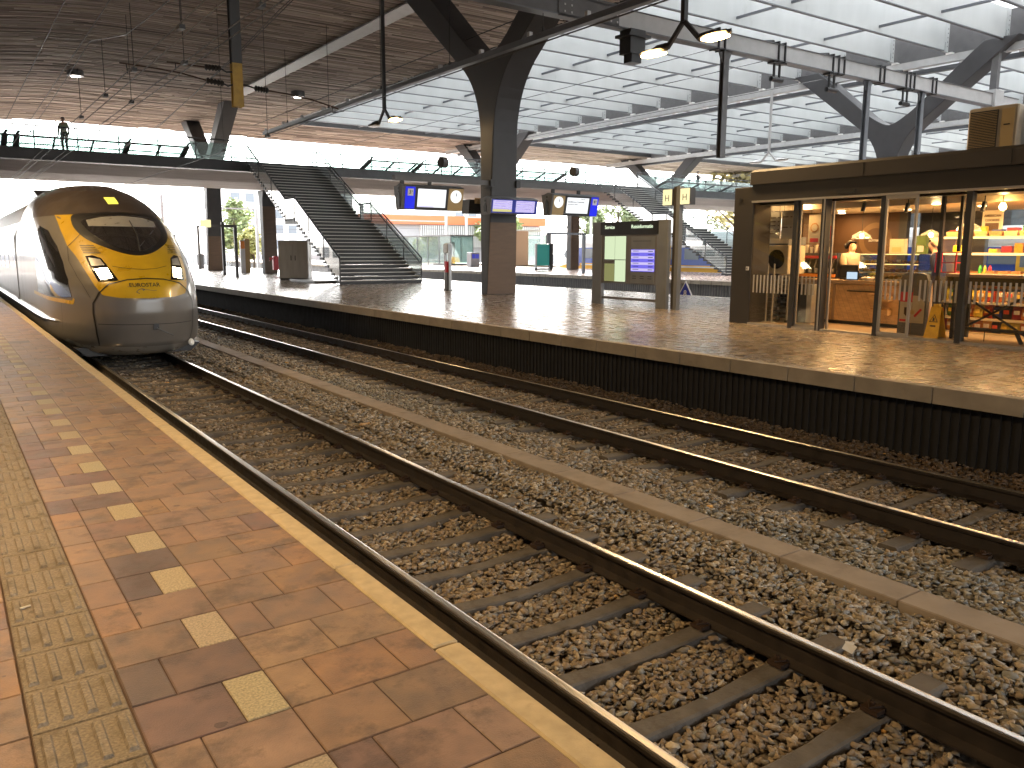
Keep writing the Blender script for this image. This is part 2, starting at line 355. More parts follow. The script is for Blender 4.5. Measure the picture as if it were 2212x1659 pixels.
# middle platform (island) -------------------------------------------------------
def platform(x0, x1, xb0, xb1, ya, yb, nm, hole=None):
    b = MB()
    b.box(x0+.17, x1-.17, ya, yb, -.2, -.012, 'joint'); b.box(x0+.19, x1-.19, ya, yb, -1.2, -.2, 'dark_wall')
    y = 2.0; r = 0
    while y < min(yb, 72):
        x = x0+.14 + (0 if r % 2 else -.15)
        while x < x1-.14:
            xa = max(x, x0+.14); xe = min(x+.3, x1-.14)
            if xe-xa > .02:
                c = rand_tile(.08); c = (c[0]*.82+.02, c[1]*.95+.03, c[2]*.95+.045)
                if 10.38 < (xa+xe)/2 < 10.75: c = jit((.17, .12, .085)); 
                n = len(b.v); gg = .005; z = random.uniform(-.0015, .0015); tl = random.uniform(-.001, .001)
                b.v += [(xa+gg, y+gg, z+tl), (xe-gg, y+gg, z-tl), (xe-gg, y+.3-gg, z-tl), (xa+gg, y+.3-gg, z+tl)]; b.face((n, n+1, n+2, n+3), 'paver_far', c)
            x += .3
        y += .3; r += 1
    if yb > 72: b.quad((x0+.1, 72, 0), (x1-.1, 72, 0), (x1-.1, yb, 0), (x0+.1, yb, 0), 'paver_far', (.29, .16, .10))
    for side, xa, xe, xw in ((0, x0, x0+.13, x0+.2), (1, x1-.13, x1, x1-.2)):
        y = -3.06
        while y < yb:
            b.bbox(xa, xe, y+.005, y+.982, -.19, .004, 'edge_stone_far', .008); y += .9865
        # ribbed retaining wall
        yy = ya
        while yy < min(yb, 90):
            s = -1 if side == 0 else 1
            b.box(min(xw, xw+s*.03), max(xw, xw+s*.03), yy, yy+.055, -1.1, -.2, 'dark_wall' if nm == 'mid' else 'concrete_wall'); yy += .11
    return tag(b.build('pavement', recalc=False), kind='structure')
platform(9.28, 21.7, 0, 0, -4, 150, 'mid')
# far platform simplified
b = MB(); b.box(33.4, 46.6, -2, 150, -1.2, -.2, 'concrete_wall'); b.box(33.3, 46.7, -2, 150, -.2, 0, 'edge_stone_far')
b.quad((33.45, -2, .004), (46.55, -2, .004), (46.55, 150, .004), (33.45, 150, .004), 'paver_far', (.36, .24, .18))
yy = -2
while yy < 75:
    b.box(33.36, 33.4, yy, yy+.06, -1.1, -.2, 'steel_mid'); b.box(33.285, 33.30, yy*4, yy*4+.015, -.19, 0, 'joint'); yy += .18
tag(b.build('pavement', recalc=False), kind='structure')
b = MB(); b.box(52.2, 58, 40, 220, -1.2, 0, 'edge_stone_far'); tag(b.build('pavement'), kind='structure')
# concrete walkway strip between the two tracks
b = MB()
for k in range(-4, 110):
    y0 = 3.86+.99*k; t = .013*min(y0, 20)*.35
    x0 = 5.28+.006*y0 if y0 < 40 else 5.52
    b.bbox(x0, x0+.31, y0+.003, y0+.987, -.98, -.865+random.uniform(-.004, .004), 'walkway', .008)
tag(b.build('path'), kind='structure')
# rails
def rail(xc, y0, y1, label, lod=True):
    z = -.76; zf = -.932
    prof = [(-.075, zf), (.075, zf), (.075, zf+.012), (.012, zf+.03), (.009, z-.045), (.034, z-.034), (.036, z-.012), (.030, z-.003), (.018, z), (-.018, z), (-.030, z-.003), (-.036, z-.012), (-.034, z-.034), (-.009, z-.045), (-.012, zf+.03), (-.075, zf+.012)]
    e = thing('rail', (xc, 0, 0), label, 'rail', 'running rails')
    b = MB(); n = len(prof)
    for t in (y0, y1):
        for p in prof: b.v.append((p[0], t, p[1]))
    for i in range(n):
        j = (i+1) % n; b.face((i, n+i, n+j, j), 'rail_head' if 7 <= i <= 9 else 'rail_side')
    b.face(range(n), 'rail_side'); b.face([n+i for i in range(n)][::-1], 'rail_side')
    b.build('rail_profile', e)
    return e
rail(2.548, -4, 200, 'polished rail right beside the near platform edge, nearest of the four')
rail(4.053, -4, 200, 'inner rail of the near track, beside the concrete walkway strip')
rail(6.919, -4, 200, 'third rail across, first one beyond the concrete walkway strip')
rail(8.424, -4, 200, 'farthest of the four rails, close under the dark wall of the opposite platform')
for X, nm in ((23.4, 'first rail beyond the back edge of the island platform'), (24.9, 'second rail beyond the back edge of the island platform'), (28.0, 'third rail beyond the island platform'), (29.5, 'fourth rail beyond the island platform'), (31.3-.1, 'fifth rail beyond the island platform'), (32.6, 'rail close under the far platform')):
    rail(X, 10, 120, nm)
# sleepers
def sleeper_proto():
    e = thing('concrete_sleeper', (0, 0, 0), 'concrete sleeper half sunk in the ballast', 'sleeper', 'concrete sleepers')
    b = MB(); prof = [(-1.26, -.925, .1), (-.95, -.925, .1), (-.5, -.94, .09), (-.15, -.958, .075), (.15, -.958, .075), (.5, -.94, .09), (.95, -.925, .1), (1.26, -.925, .1)]
    n = 0
    for x, z, h in prof:
        b.v += [(x, -h-.02, -1.1), (x, -h+.015, z-.01), (x, -h+.03, z), (x, h-.03, z), (x, h-.015, z-.01), (x, h+.02, -1.1)]
    for k in range(len(prof)-1):
        for i in range(5): b.face((k*6+i, (k+1)*6+i, (k+1)*6+i+1, k*6+i+1), 'sleeper')
    b.face((0, 1, 2, 3, 4, 5), 'sleeper'); k = (len(prof)-1)*6; b.face([k+i for i in range(6)][::-1], 'sleeper')
    b.build('sleeper_block', e)
    for s in (-1, 1):
        for q in (-1, 1):
            b = MB(); x = s*.7525+q*.115
            b.box(x-.04, x+.04, -.05, .05, -.926, -.9, 'rail_rust'); b.tube([(x-q*.05, -.03, -.9), (x-q*.02, -.035, -.885), (x+q*.03, 0, -.895), (x-q*.02, .035, -.885), (x-q*.05, .03, -.9)], .008, 'rail_rust', 5); b.lathe(x, 0, [(.014, -.9), (.014, -.872), (.006, -.868)], 'rail_rust', 6)
            b.build('rail_clip', e)
    return e
sp = sleeper_proto(); first = True
for trk, xc, lab, ph in ((0, 3.30, 'near track', .12), (1, 7.672, 'second track', .2)):
    for k in range(-2, 60):
        y = 3.44+ph*0+.606*k+(0 if trk == 0 else .78-.606)
        if y < 1.0+trk*1.5: continue
        o = sp if first else copy_tree(sp); first = False
        o.location = (xc+random.uniform(-.01, .01), y+random.uniform(-.012, .012), 0)
        o['label'] = 'weathered concrete sleeper lying under the rails of the %s' % lab
        o['group'] = 'concrete sleepers of the %s' % lab
# ballast ------------------------------------------------------------------------
import bmesh
def stone():   # convex hull of a few random points: a crushed, sharp-edged stone
    bm = bmesh.new(); k = int(rng.integers(9, 13))
    p = rng.normal(size=(k, 3)); p /= np.linalg.norm(p, axis=1)[:, None]; p *= rng.uniform(.8, 1.15, (k, 1)); p *= np.array([1.1, rng.uniform(.6, .9), rng.uniform(.42, .7)])
    for q in p: bm.verts.new(q)
    r = bmesh.ops.convex_hull(bm, input=bm.verts); bmesh.ops.delete(bm, geom=[v for v in bm.verts if not v.link_faces], context='VERTS')
    bmesh.ops.triangulate(bm, faces=bm.faces); bmesh.ops.recalc_face_normals(bm, faces=bm.faces); bm.verts.index_update()
    v = np.array([tuple(x.co) for x in bm.verts]); f = np.array([[x.index for x in q.verts] for q in bm.faces]); bm.free(); return v*1.12, f
protos = [stone() for _ in range(24)]
def place(n, xr, yr, dens_fn=None):
    return np.column_stack([rng.uniform(xr[0], xr[1], n), rng.uniform(yr[0], yr[1], n)])
pts = []
def zone(xr, yr, dens):
    n = int((xr[1]-xr[0])*(yr[1]-yr[0])*dens); p = place(n, xr, yr)
    vis = (p[:, 0] < 2.5*p[:, 1]+2.2); p = p[vis]; pts.append(p)
zone((1.75, 9.45), (.6, 5), 1500); zone((1.75, 9.45), (5, 9), 1250); zone((1.75, 9.45), (9, 15), 850); zone((1.75, 9.45), (15, 24), 420); zone((1.75, 9.45), (24, 42), 130)
P2 = np.vstack(pts); n = len(P2)
X, Y = P2[:, 0], P2[:, 1]
near = Y < 9
base = np.full(n, -.985)
# height of the bed: level with sleeper tops in the cribs, shoulder between tracks
off1 = np.abs(X-3.30); off2 = np.abs(X-7.672)
zt = np.where((off1 < 1.2) | (off2 < 1.2), -.957, -.94)
zt += np.where((X > 4.75) & (X < 6.25), .045, 0) + np.where((X > 8.85), .0+(X-8.85)*.14, 0) + np.where(off1 < .55, -.012, 0) + np.where(X < 2.1, -.04, 0)
zt += .012*np.sin(X*5+Y*3.1)+.01*np.sin(Y*7-X*4)
size = np.where(Y < 9, rng.uniform(.018, .037, n), np.where(Y < 15, rng.uniform(.022, .038, n), rng.uniform(.03, .05, n)))
size *= np.where(Y > 24, 1.4, 1)
size *= np.where(rng.random(n) < .04, 1.35, 1)
zc = zt-rng.uniform(0, .055, n)*np.where((off1 < 1.25) | (off2 < 1.25), .75, 1)
# leave sleepers and rails clear
def insleeper(x, y):
    m = np.zeros(len(x), bool)
    for xc, y0, lim in ((3.30, 3.44, 1.27), (7.672, 3.44+.78-.606, 1.27)):
        d = np.abs(((y-y0+.303) % .606)-.303); m |= (np.abs(x-xc) < lim) & (d < .09)
    return m
ms = insleeper(X, Y); zc = np.where(ms, np.where(rng.random(n) < .1, zc+.0, zc-.055+rng.uniform(0, .02, n)), zc)
keep = ~(ms & (rng.random(n) < .62))
for xr_ in (2.548, 4.053, 6.919, 8.424): keep &= np.abs(X-xr_) > .06
wx = 5.435+.006*np.minimum(Y, 40); keep &= np.abs(X-wx) > .15
X, Y, zc, size = X[keep], Y[keep], zc[keep], size[keep]; n = len(X)
pal = np.array([(.34, .29, .22), (.38, .31, .22), (.28, .25, .21), (.44, .37, .27), (.22, .21, .19), (.35, .27, .18), (.30, .25, .18), (.46, .40, .32), (.25, .26, .25)])
palr = np.array([(.2, .15, .1), (.26, .195, .13), (.17, .135, .1), (.3, .23, .15), (.15, .135, .115), (.23, .165, .11)])
ci = rng.integers(0, len(pal), n); cr_ = rng.integers(0, len(palr), n)
cool = (np.sin(X*2.1+Y*.6) > .2) & (X > 5.6)
col = pal[ci].copy(); inner = (np.abs(X-3.3) < .9) | (np.abs(X-7.67) < .75) | (X > 8.8)
mixr = np.where(inner, .8, np.where(np.abs(X-3.3) < 1.35, .5, .12)); sel = rng.random(n) < mixr; col[sel] = palr[cr_[sel]]
far_r = X > 8.75; col[far_r] = palr[cr_[far_r]]*np.array([.6, .5, .42])
col[cool & ~inner] *= np.array([.86, .93, 1.0])
col = col*.78+col.mean(axis=0)*.14; col *= rng.uniform(.78, 1.18, (n, 1)); col[rng.random(n) < .0015] = (.6, .33, .1)
pi_ = rng.integers(0, len(protos), n); ang = rng.uniform(0, 2*math.pi, n); tl = rng.uniform(-.6, .6, n); VV = []; FF = []; CC = []; base_i = 0
for k, (pv, pf) in enumerate(protos):
    ix = np.where(pi_ == k)[0]; m_ = len(ix)
    PV = pv[None]*size[ix][:, None, None]; ct, st = np.cos(tl[ix])[:, None], np.sin(tl[ix])[:, None]; ca, sa = np.cos(ang[ix])[:, None], np.sin(ang[ix])[:, None]
    y_, z_ = PV[:, :, 1]*ct-PV[:, :, 2]*st, PV[:, :, 1]*st+PV[:, :, 2]*ct
    VV.append(np.stack([PV[:, :, 0]*ca-y_*sa+X[ix][:, None], PV[:, :, 0]*sa+y_*ca+Y[ix][:, None], z_+zc[ix][:, None]], axis=2).reshape(-1, 3))
    FF.append((pf[None]+(np.arange(m_)*len(pv))[:, None, None]+base_i).reshape(-1, 3)); CC.append(np.repeat(col[ix], len(pv), axis=0)); base_i += m_*len(pv)
V = np.vstack(VV).astype(np.float32); F = np.vstack(FF); CC = np.vstack(CC)
me = bpy.data.meshes.new('ballast'); me.vertices.add(len(V)); me.vertices.foreach_set('co', V.ravel()); nf = len(F)
me.loops.add(nf*3); me.loops.foreach_set('vertex_index', F.ravel().astype(np.int32)); me.polygons.add(nf)
me.polygons.foreach_set('loop_start', np.arange(nf, dtype=np.int32)*3); me.polygons.foreach_set('loop_total', np.full(nf, 3, np.int32))
me.update(calc_edges=True); ca_ = me.color_attributes.new('Col', 'FLOAT_COLOR', 'POINT'); cc = np.ones((len(V), 4), np.float32); cc[:, :3] = CC; ca_.data.foreach_set('color', cc.ravel())
me.materials.append(M['ballast']); o = bpy.data.objects.new('ballast', me); COL.objects.link(o); tag(o, 'loose grey and brown track ballast stones', 'ballast', kind='stuff')
# litter
b = MB(); b.v += [(-.05, -.03, 0), (0, -.05, .03), (.05, -.02, .02), (.12, -.03, 0), (.06, .03, .025), (0, .02, .04), (-.05, .03, .02)]
b.face((0, 1, 5, 6), 'paper'); b.face((1, 2, 4, 5), 'paper'); b.face((2, 3, 4), 'paper'); o = b.build('crumpled_paper'); o.location = (4.45, 2.7, -.915); o.rotation_euler = (0, 0, .4); tag(o, 'crumpled white tissue on the ballast beside the near track', 'litter')
b = MB(); b.box(-.14, .14, -.035, .035, 0, .02, 'wood_light'); b.box(-.1, .05, .035, .05, 0, .018, 'wood_light'); o = b.build('wood_scrap'); o.location = (4.86, 10.57, -.93); o.rotation_euler = (0, .05, .3); tag(o, 'broken piece of light wood lying on the ballast', 'litter')
b = MB(); b.box(-.025, .025, -.005, .005, 0, .004, 'paper'); b.box(-.02, .0, -.01, -.005, 0, .004, 'paper'); o = b.build('wooden_stirrer'); o.location = (.175, 3.92, .008); o.rotation_euler = (0, 0, .25); tag(o, 'pale scrap of wood lying on the ribbed tactile slabs', 'litter')
# ================================================================ station roof
roof = thing('station_roof', (0, 0, 11), 'undulating station roof with dark wooden soffit and glazed bays of white fins', 'roof')
def ceil_z(x):
    if x >= 8: return 11.2
    return 11.2-.0145*(8-x)**2
b = MB()
wt = [(.40, .33, .275), (.34, .28, .235), (.46, .385, .325), (.28, .23, .19), (.38, .315, .26), (.54, .46, .39)]
def boards(b, xa, xb, ya, yb):
    y = ya
    while y < yb:
        pitch = .13 if y < 45 else .19
        x = xa+random.uniform(-3, 0)
        while x < xb:
            L = random.uniform(1.6, 4.2); x0 = max(x, xa); x1 = min(x+L, xb)
            if x1-x0 > .05:
                z = random.uniform(-.035, .035); c = jit(random.choice(wt), .26)
                if random.random() < .03: c = (.62, .55, .47)
                xs = [x0]
                if x0 < 8:
                    while xs[-1]+1.2 < min(x1, 8): xs.append(xs[-1]+1.2)
                xs.append(x1)
                wd = pitch*random.choice((.55, .7, .8))
                for p, q in zip(xs[:-1], xs[1:]):
                    b.quad((p, y, ceil_z(p)+z), (p, y+wd, ceil_z(p)+z), (q, y+wd, ceil_z(q)+z), (q, y, ceil_z(q)+z), 'wood_soffit', c)
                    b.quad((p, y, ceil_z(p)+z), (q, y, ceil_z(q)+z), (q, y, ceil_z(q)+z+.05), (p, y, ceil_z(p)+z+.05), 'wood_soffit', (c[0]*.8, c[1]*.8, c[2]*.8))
            x += L
        y += pitch
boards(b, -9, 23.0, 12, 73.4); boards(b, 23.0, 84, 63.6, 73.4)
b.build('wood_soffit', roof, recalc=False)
b = MB()
xs = list(np.arange(-30, 8, 1.0))+[8, 23.0]
for p, q in zip(xs[:-1], xs[1:]):
    b.quad((p, -30, ceil_z(p)+.09), (q, -30, ceil_z(q)+.09), (q, 73.4, ceil_z(q)+.09), (p, 73.4, ceil_z(p)+.09), 'wood_dark')
    b.quad((p, -30, ceil_z(p)+1.2), (q, -30, ceil_z(q)+1.2), (q, 73.4, ceil_z(q)+1.2), (p, 73.4, ceil_z(p)+1.2), 'steel_mid')
b.quad((23.0, 63.6, 11.29), (84, 63.6, 11.29), (84, 73.4, 11.29), (23, 73.4, 11.29), 'wood_dark')
b.box(23.0, 84, 63.45, 63.6, 11.15, 12.6, 'steel_dark'); b.box(22.9, 23.02, -30, 63.5, 11.15, 12.6, 'steel_dark')
b.box(23, 84, 73.4, 73.55, 11.15, 11.9, 'steel_grey')
b.build('roof_deck', roof, recalc=False)
b = MB(); b.box(15.95, 16.75, 30.2, 53.2, 11.05, 11.12, 'steel_light'); b.box(15.95, 16.75, -6, 18.6, 11.05, 11.12, 'steel_light'); b.build('ridge_strip', roof)
def mk_fin(x0, x1):
    b = MB(); b.box(x0, x1-.35, -.055, .055, 11.12, 12.42, 'fin'); b.box(x1-.35, x1, -.065, .065, 11.08, 12.44, 'fin'); b.box(x0, x1-.36, -.075, .075, 11.09, 11.13, 'steel_grey')
    for i in range(5): b.box(x1-.13, x1-.09, -.07, -.06, 11.3+i*.2, 11.36+i*.2, 'steel_dark')
    b.box(x1-.32, x1-.29, -.07, -.06, 11.15, 11.5, 'steel_grey')
    return b.build('roof_fin', roof)
for (x0, x1, ks) in ((23.1, 41.0, range(-6, 16)), (43.2, 61.4, range(-4, 16)), (63.6, 82, range(0, 16))):
    fin = None
    for k in ks:
        o = mk_fin(x0, x1) if fin is None else fin.copy()
        if fin is not None: COL.objects.link(o)
        fin = fin or o; o.location = (0, 19.34+2.765*k, -11); o.matrix_parent_inverse = Matrix()
        o.location = (0, 19.34+2.765*k, 0)
for o in [c for c in COL.objects if c.parent == roof]: o.matrix_parent_inverse = Matrix.Translation((0, 0, -11))
b = MB()
for x in (28.95, 35.12, 49.2, 55.4, 69.5, 75.6): b.box(x-.045, x+.045, -10, 63.4, 11.33, 11.43, 'steel_grey')
pu = b.build('purlin', roof); pu.matrix_parent_inverse = Matrix.Translation((0, 0, -11))
b = MB(); 
for x0, x1 in ((23.05, 41.4), (43.1, 61.8), (63.5, 84)): b.quad((x0, -30, 12.52), (x1, -30, 12.52), (x1, 63.5, 12.52), (x0, 63.5, 12.52), 'glass_roof')
gl = b.build('roof_glazing', roof, recalc=False); gl.matrix_parent_inverse = Matrix.Translation((0, 0, -11))
for gx in (41.0, 61.4, 82.0):
    b = MB(); b.box(gx+.3, gx+.75, -30, 63.4, 11.05, 12.6, 'steel_mid')
    for y in np.arange(-4, 62, 2.765): b.box(gx+.4, gx+.6, y, y+.12, 10.9, 11.05, 'steel_dark')
    o = b.build('gutter_girder', roof); o.matrix_parent_inverse = Matrix.Translation((0, 0, -11))
    for dx, z0, z1 in ((0, 10.62, 10.95), (1.3, 10.55, 10.75)):
        b = MB(); b.box(gx+dx-.08, gx+dx+.08, -30, 70, z0, z1, 'steel_light' if dx == 0 else 'steel_grey'); b.box(gx+dx-.16, gx+dx+.16, -30, 70, z0-.03, z0, 'steel_light' if dx == 0 else 'steel_grey')
        for y in np.arange(-4, 66, 2.765): b.box(gx+dx-.12, gx+dx+.12, y+.9, y+1.2, z1, z1+.09, 'white_paint')
        o = b.build('service_beam', roof); o.matrix_parent_inverse = Matrix.Translation((0, 0, -11))
# hanging service beam over the island platform
e = thing('service_beam', (14.7, 24, 7.5), 'long grey beam hung on thin rods passing in front of the nearest branching column', 'beam')
b = MB(); b.box(-.06, .06, -30, 20, 0, .16, 'steel_grey'); b.box(-.1, .1, -30, 20, -.02, 0, 'steel_grey')
for y in np.arange(-22, 20, 2.6): b.box(-.04, .08, y, y+.12, .16, .3, 'steel_light')
b.build('beam', e)
for y in np.arange(-20, 20, 5.2):
    b = MB(); b.tube([(0, y, .16), (0, y, 3.6)], .012, 'steel_dark', 5); b.lathe(0, y, [(.05, .16), (.03, .3)], 'steel_dark', 6); b.build('hanger_rod', e)
# ceiling spot lamps
for (x, y, lab) in ((7.12, 52.1, 'small round lit spot lamp in the wooden ceiling above the far bridge railing'), (19.29, 51.0, 'small round lit spot lamp in the wooden ceiling right of the yellow mast tip')):
    e = thing('ceiling_spot', (x, y, ceil_z(x)), lab, 'lamp', 'ceiling spot lamps')
    b = MB(); b.lathe(0, 0, [(.42, .05), (.42, -.3), (.25, -.32)], 'steel_mid', 20); b.build('housing', e); b = MB(); b.disc((0, 0, -.33), .23, (0, 0, 1), 'lamp_white'); b.build('lens', e)
# ================================================================ branching columns
def arc(p0, p1, p2, n=7):
    return [tuple((1-t)**2*np.array(p0)+2*t*(1-t)*np.array(p1)+t*t*np.array(p2)) for t in np.linspace(0, 1, n)]
def column(x, y, label, top=11.2, clad=True, light=False):
    e = thing('branching_column', (x, y, 0), label, 'column', 'branching roof columns')
    # silhouette in the Y-Z plane, symmetric about y
    half = [(.19, 0), (.3, 2.2), (.37, 4.2), (.41, 5.5)]+arc((.41, 5.5), (.5, 6.9), (1.45, 7.75), 8)[1:]+[(2.7, 8.72), (5.9, top)]
    inner = [(4.35, top), (1.75, 9.0)]+arc((1.2, 8.55), (.35, 7.95), (0, 7.95), 6)
    pts = half+inner[:-1]
    poly = [(p[0], p[1]) for p in pts]+[(0, 7.95)]+[(-p[0], p[1]) for p in pts[::-1]]
    b = MB(); b.prism(poly, 'x', -.5, .5, 'column')
    # flare in X near the foot
    for i, v in enumerate(b.v):
        k = 1+.22*max(0, (1-v[2]/5)); b.v[i] = (v[0]*k, v[1], v[2])
    o = b.build('column_body', e, bevel=.03)
    if clad:
        b = MB(); z0, z1 = 0.02, 2.5
        b.v += [(-.6, -.2, z0), (.6, -.2, z0), (.55, -.325, z1), (-.55, -.325, z1), (-.6, -.16, z0), (.6, -.16, z0), (.55, -.28, z1), (-.55, -.28, z1)]
        for q in ((0, 1, 2, 3), (4, 5, 6, 7), (0, 1, 5, 4), (2, 3, 7, 6), (0, 3, 7, 4), (1, 2, 6, 5)): b.face(q, 'cladding')
        b.build('cladding_panel', e)
    return e
column(16.35, 24.3, 'big dark Y-shaped column with brown panelled foot standing nearest on the island platform')
column(16.9, 62.5, 'far Y-shaped column behind the bridge between two rounded poles', clad=True)
column(41.0, 24.5, 'grey Y-shaped column whose fork rises behind the shop roof', clad=False)
column(41.2, 62.0, 'Y-shaped column partly hidden behind the nearest dark column', clad=False)
column(62.0, 62.0, 'small far Y-shaped column above the second staircase', clad=False)
# ================================================================ catenary gantry
e = thing('overhead_gantry', (28, 19.6, 8.2), 'long grey box-section gantry beam carrying the overhead line masts', 'gantry')
b = MB()
b.box(-34, -12.6, -.16, .16, 0, .5, 'steel_mid'); b.box(-12.4, 14.8, -.16, .16, 0, .5, 'steel_light'); b.box(-34, 14.8, -.2, .2, -.03, .0, 'steel_grey'); b.box(-34, 14.8, -.2, .2, .5, .53, 'steel_mid')
b.build('beam', e)
b = MB(); b.box(-12.9, -10.6, -.2, -.165, -.06, .6, 'steel_mid')
for x in (-12.7, -12.45, -10.95, -10.7):
    for z in (.06, .25, .42): b.box(x, x+.05, -.215, -.2, z, z+.05, 'steel_light')
b.build('splice_plate', e)
b = MB(); b.box(-10.3, -9.7, -.4, .1, -.75, -.05, 'steel_dark'); b.box(-10.45, -9.55, -.5, .15, -.28, -.2, 'steel_dark'); b.box(-10.2, -9.8, -.35, .0, -1.0, -.75, 'black'); b.build('junction_box', e)
for x in (-6.2, -5.9, 3.2, 3.5, 7.1, 7.4, -3.1, -2.75, .1, .45, .8, 5.1, 5.4, 5.7): 
    b = MB(); b.box(x, x+.05, -.22, .22, -.06, .62, 'steel_dark'); b.build('clamp', e)
b = MB(); b.box(12.3, 13.1, -.3, .3, -.1, .7, 'steel_light'); b.box(12.6, 12.85, -.15, .15, .7, 2.9, 'steel_mid'); b.build('hanger_post', e)
for x in (-2.9, .35, 5.4):
    b = MB(); b.tube([(x-.15, 0, -.05), (x-.15, 0, -.6)], .05, 'black', 6); b.tube([(x+.15, 0, -.05), (x+.15, 0, -.6)], .05, 'black', 6); b.tube([(x-.3, 0, -.62), (x+.3, 0, -.62)], .09, 'black', 8); b.box(x-.35, x+.35, -.15, .15, -.1, -.04, 'steel_dark'); b.build('insulator', e)
    b = MB(); b.tube([(x, .2, .7), (x, 1.2, .85)], .07, 'black', 6); b.tube([(x, 1.2, .85), (x, 2.2, 1.0)], .015, 'black', 5); b.build('tension_insulator', e)
b = MB(); b.tube([(-12, 0, .7), (-12, 30, .55)], .02, 'black', 4); b.tube([(-2.9, 2.2, 1.0), (-2.9, 42, .8)], .015, 'black', 4); b.tube([(.35, 2.2, 1.0), (.35, 42, .8)], .015, 'black', 4); b.tube([(5.4, 2.2, 1.0), (5.4, 42, .8)], .015, 'black', 4); b.build('wire', e)
def hangmast(x, z0, label, yellow=False, m='steel_grey', w=.11):
    e = thing('hanging_mast', (x, 19.6, 8.2), label, 'mast', 'masts hanging from the gantry')
    b = MB(); zb = z0-8.2
    # I section
    b.box(-w, w, -.09, -.065, zb+(.95 if yellow else 0), -.04, m); b.box(-w, w, .065, .09, zb+(.95 if yellow else 0), -.04, m); b.box(-.02, .02, -.06, .06, zb+(.95 if yellow else 0), -.04, m)
    if not yellow:
        b.v += []; b.prism([(-w-.2, -.04), (w+.2, -.04), (w+.02, -.4), (-w-.02, -.4)], 'y', -.02, .02, m)
    b.build('mast_body', e)
    if yellow:
        b = MB(); b.box(-w, w, -.09, -.065, zb, zb+.95, 'yellow_dark'); b.box(-w, w, .065, .09, zb, zb+.95, 'yellow_dark'); b.box(-.02, .02, -.06, .06, zb, zb+.95, 'yellow_dark'); b.build('yellow_tip', e)
    return e
mst = hangmast(5.98, 4.76, 'dark mast with yellow tip hanging over the tracks at the upper left', True, 'steel_dark', .115)
# cantilever arms with insulators on the yellow-tipped mast (local coordinates relative to x 5.98, z 8.2)
def insul(b, p, q, n=5, r=.075):
    p, q = Vector(p), Vector(q); pts = []; rs = []
    for i in range(n*2+1): pts.append(p+(q-p)*i/(n*2)); rs.append(r if i % 2 else r*.55)
    b.tube(pts, rs, 'black', 8)
b = MB(); insul(b, (-.35, 0, 5.56-8.2), (-.7, 0, 5.55-8.2)); b.tube([(-.1, 0, 5.52-8.2), (-.22, 0, 5.5-8.2), (-.35, 0, 5.56-8.2)], .02, 'steel_dark', 5); b.tube([(-.7, 0, 5.55-8.2), (-1.5, 0, 5.56-8.2)], .018, 'rail_rust', 5); b.tube([(-1.32, 0, 5.56-8.2), (-1.32, 0, 5.42-8.2)], .012, 'steel_dark', 5); b.build('steady_arm', mst)
b = MB(); insul(b, (-.3, 0, 5.24-8.2), (-.68, 0, 5.27-8.2)); b.tube([(-.1, 0, 5.24-8.2), (-.2, 0, 5.2-8.2), (-.3, 0, 5.24-8.2)], .02, 'steel_dark', 5); b.tube([(-.68, 0, 5.27-8.2), (-1.2, 0, 5.36-8.2), (-1.8, 0, 5.4-8.2), (-2.45, 0, 5.42-8.2)], .018, 'rail_rust', 5); b.tube([(-2.32, 0, 5.42-8.2), (-2.3, 0, 5.22-8.2)], .012, 'steel_dark', 5); b.build('steady_arm', mst)
b = MB(); insul(b, (.4, 0, 5.22-8.2), (.72, 0, 5.2-8.2)); b.tube([(.1, 0, 5.26-8.2), (.25, 0, 5.25-8.2), (.4, 0, 5.22-8.2)], .02, 'steel_dark', 5); b.tube([(.72, 0, 5.2-8.2), (1.2, 0, 5.17-8.2), (1.8, 0, 5.1-8.2), (2.45, 0, 4.96-8.2)], .018, 'rail_rust', 5); b.tube([(2.3, 0, 4.99-8.2), (2.3, 0, 4.86-8.2), (2.6, 0, 4.92-8.2)], .014, 'steel_dark', 5); b.build('steady_arm', mst)
hangmast(22.35, 4.7, 'dark hanging mast above the H signs, nearest of the three right masts', m='steel_mid', w=.13)
hangmast(30.7, 3.9, 'light grey mast hanging from the gantry left of the forked column')
hangmast(34.65, 3.9, 'light grey mast hanging from the gantry right of the forked column')
# overhead wires
def wires(name, lab, segs, droppers, r=.012):
    e = thing(name, (segs[0][0][0], 20, 5), lab, 'wire', 'overhead wires')
    off = Vector((-segs[0][0][0], -20, -5))
    for s in segs:
        b = MB(); b.tube([Vector(p)+off for p in s], r, 'steel_dark', 5); b.build('wire', e)
    if droppers:
        for p, q in droppers: b = MB(); b.tube([Vector(p)+off, Vector(q)+off], .008, 'steel_dark', 4); b.box(q[0]+off.x-.05, q[0]+off.x+.05, q[1]-20-.1, q[1]-20+.1, q[2]-5, q[2]-5+.07, 'steel_dark'); b.build('dropper', e)
def sag(x, y0, y1, z, zs, n=12): return [(x, y0+(y1-y0)*i/n, z-zs*4*(i/n)*(1-i/n)) for i in range(n+1)]
wires('overhead_line', 'twin contact wires over the near track at the upper left', [[(3.62, 3, 5.2), (3.62, 140, 5.2)], [(3.76, 3, 5.1), (3.76, 140, 5.1)], sag(3.69, 3, 19.6, 6.0, .3)+sag(3.69, 19.7, 72, 6.9, .5)[1:]], [((3.69, y, 6.5), (3.69, y, 5.16)) for y in (8.5, 11.5, 15, 19, 22.5, 26.5)])
wires('overhead_line', 'single contact wire sloping between the twin wires and the yellow mast tip', [[(4.5, 3, 5.3), (4.5, 140, 5.35)], [(4.6, 3, 5.22), (4.6, 140, 5.27)]], [((4.55, y, 7.5), (4.55, y, 5.3)) for y in (9.5, 13.5, 18.4, 24)])
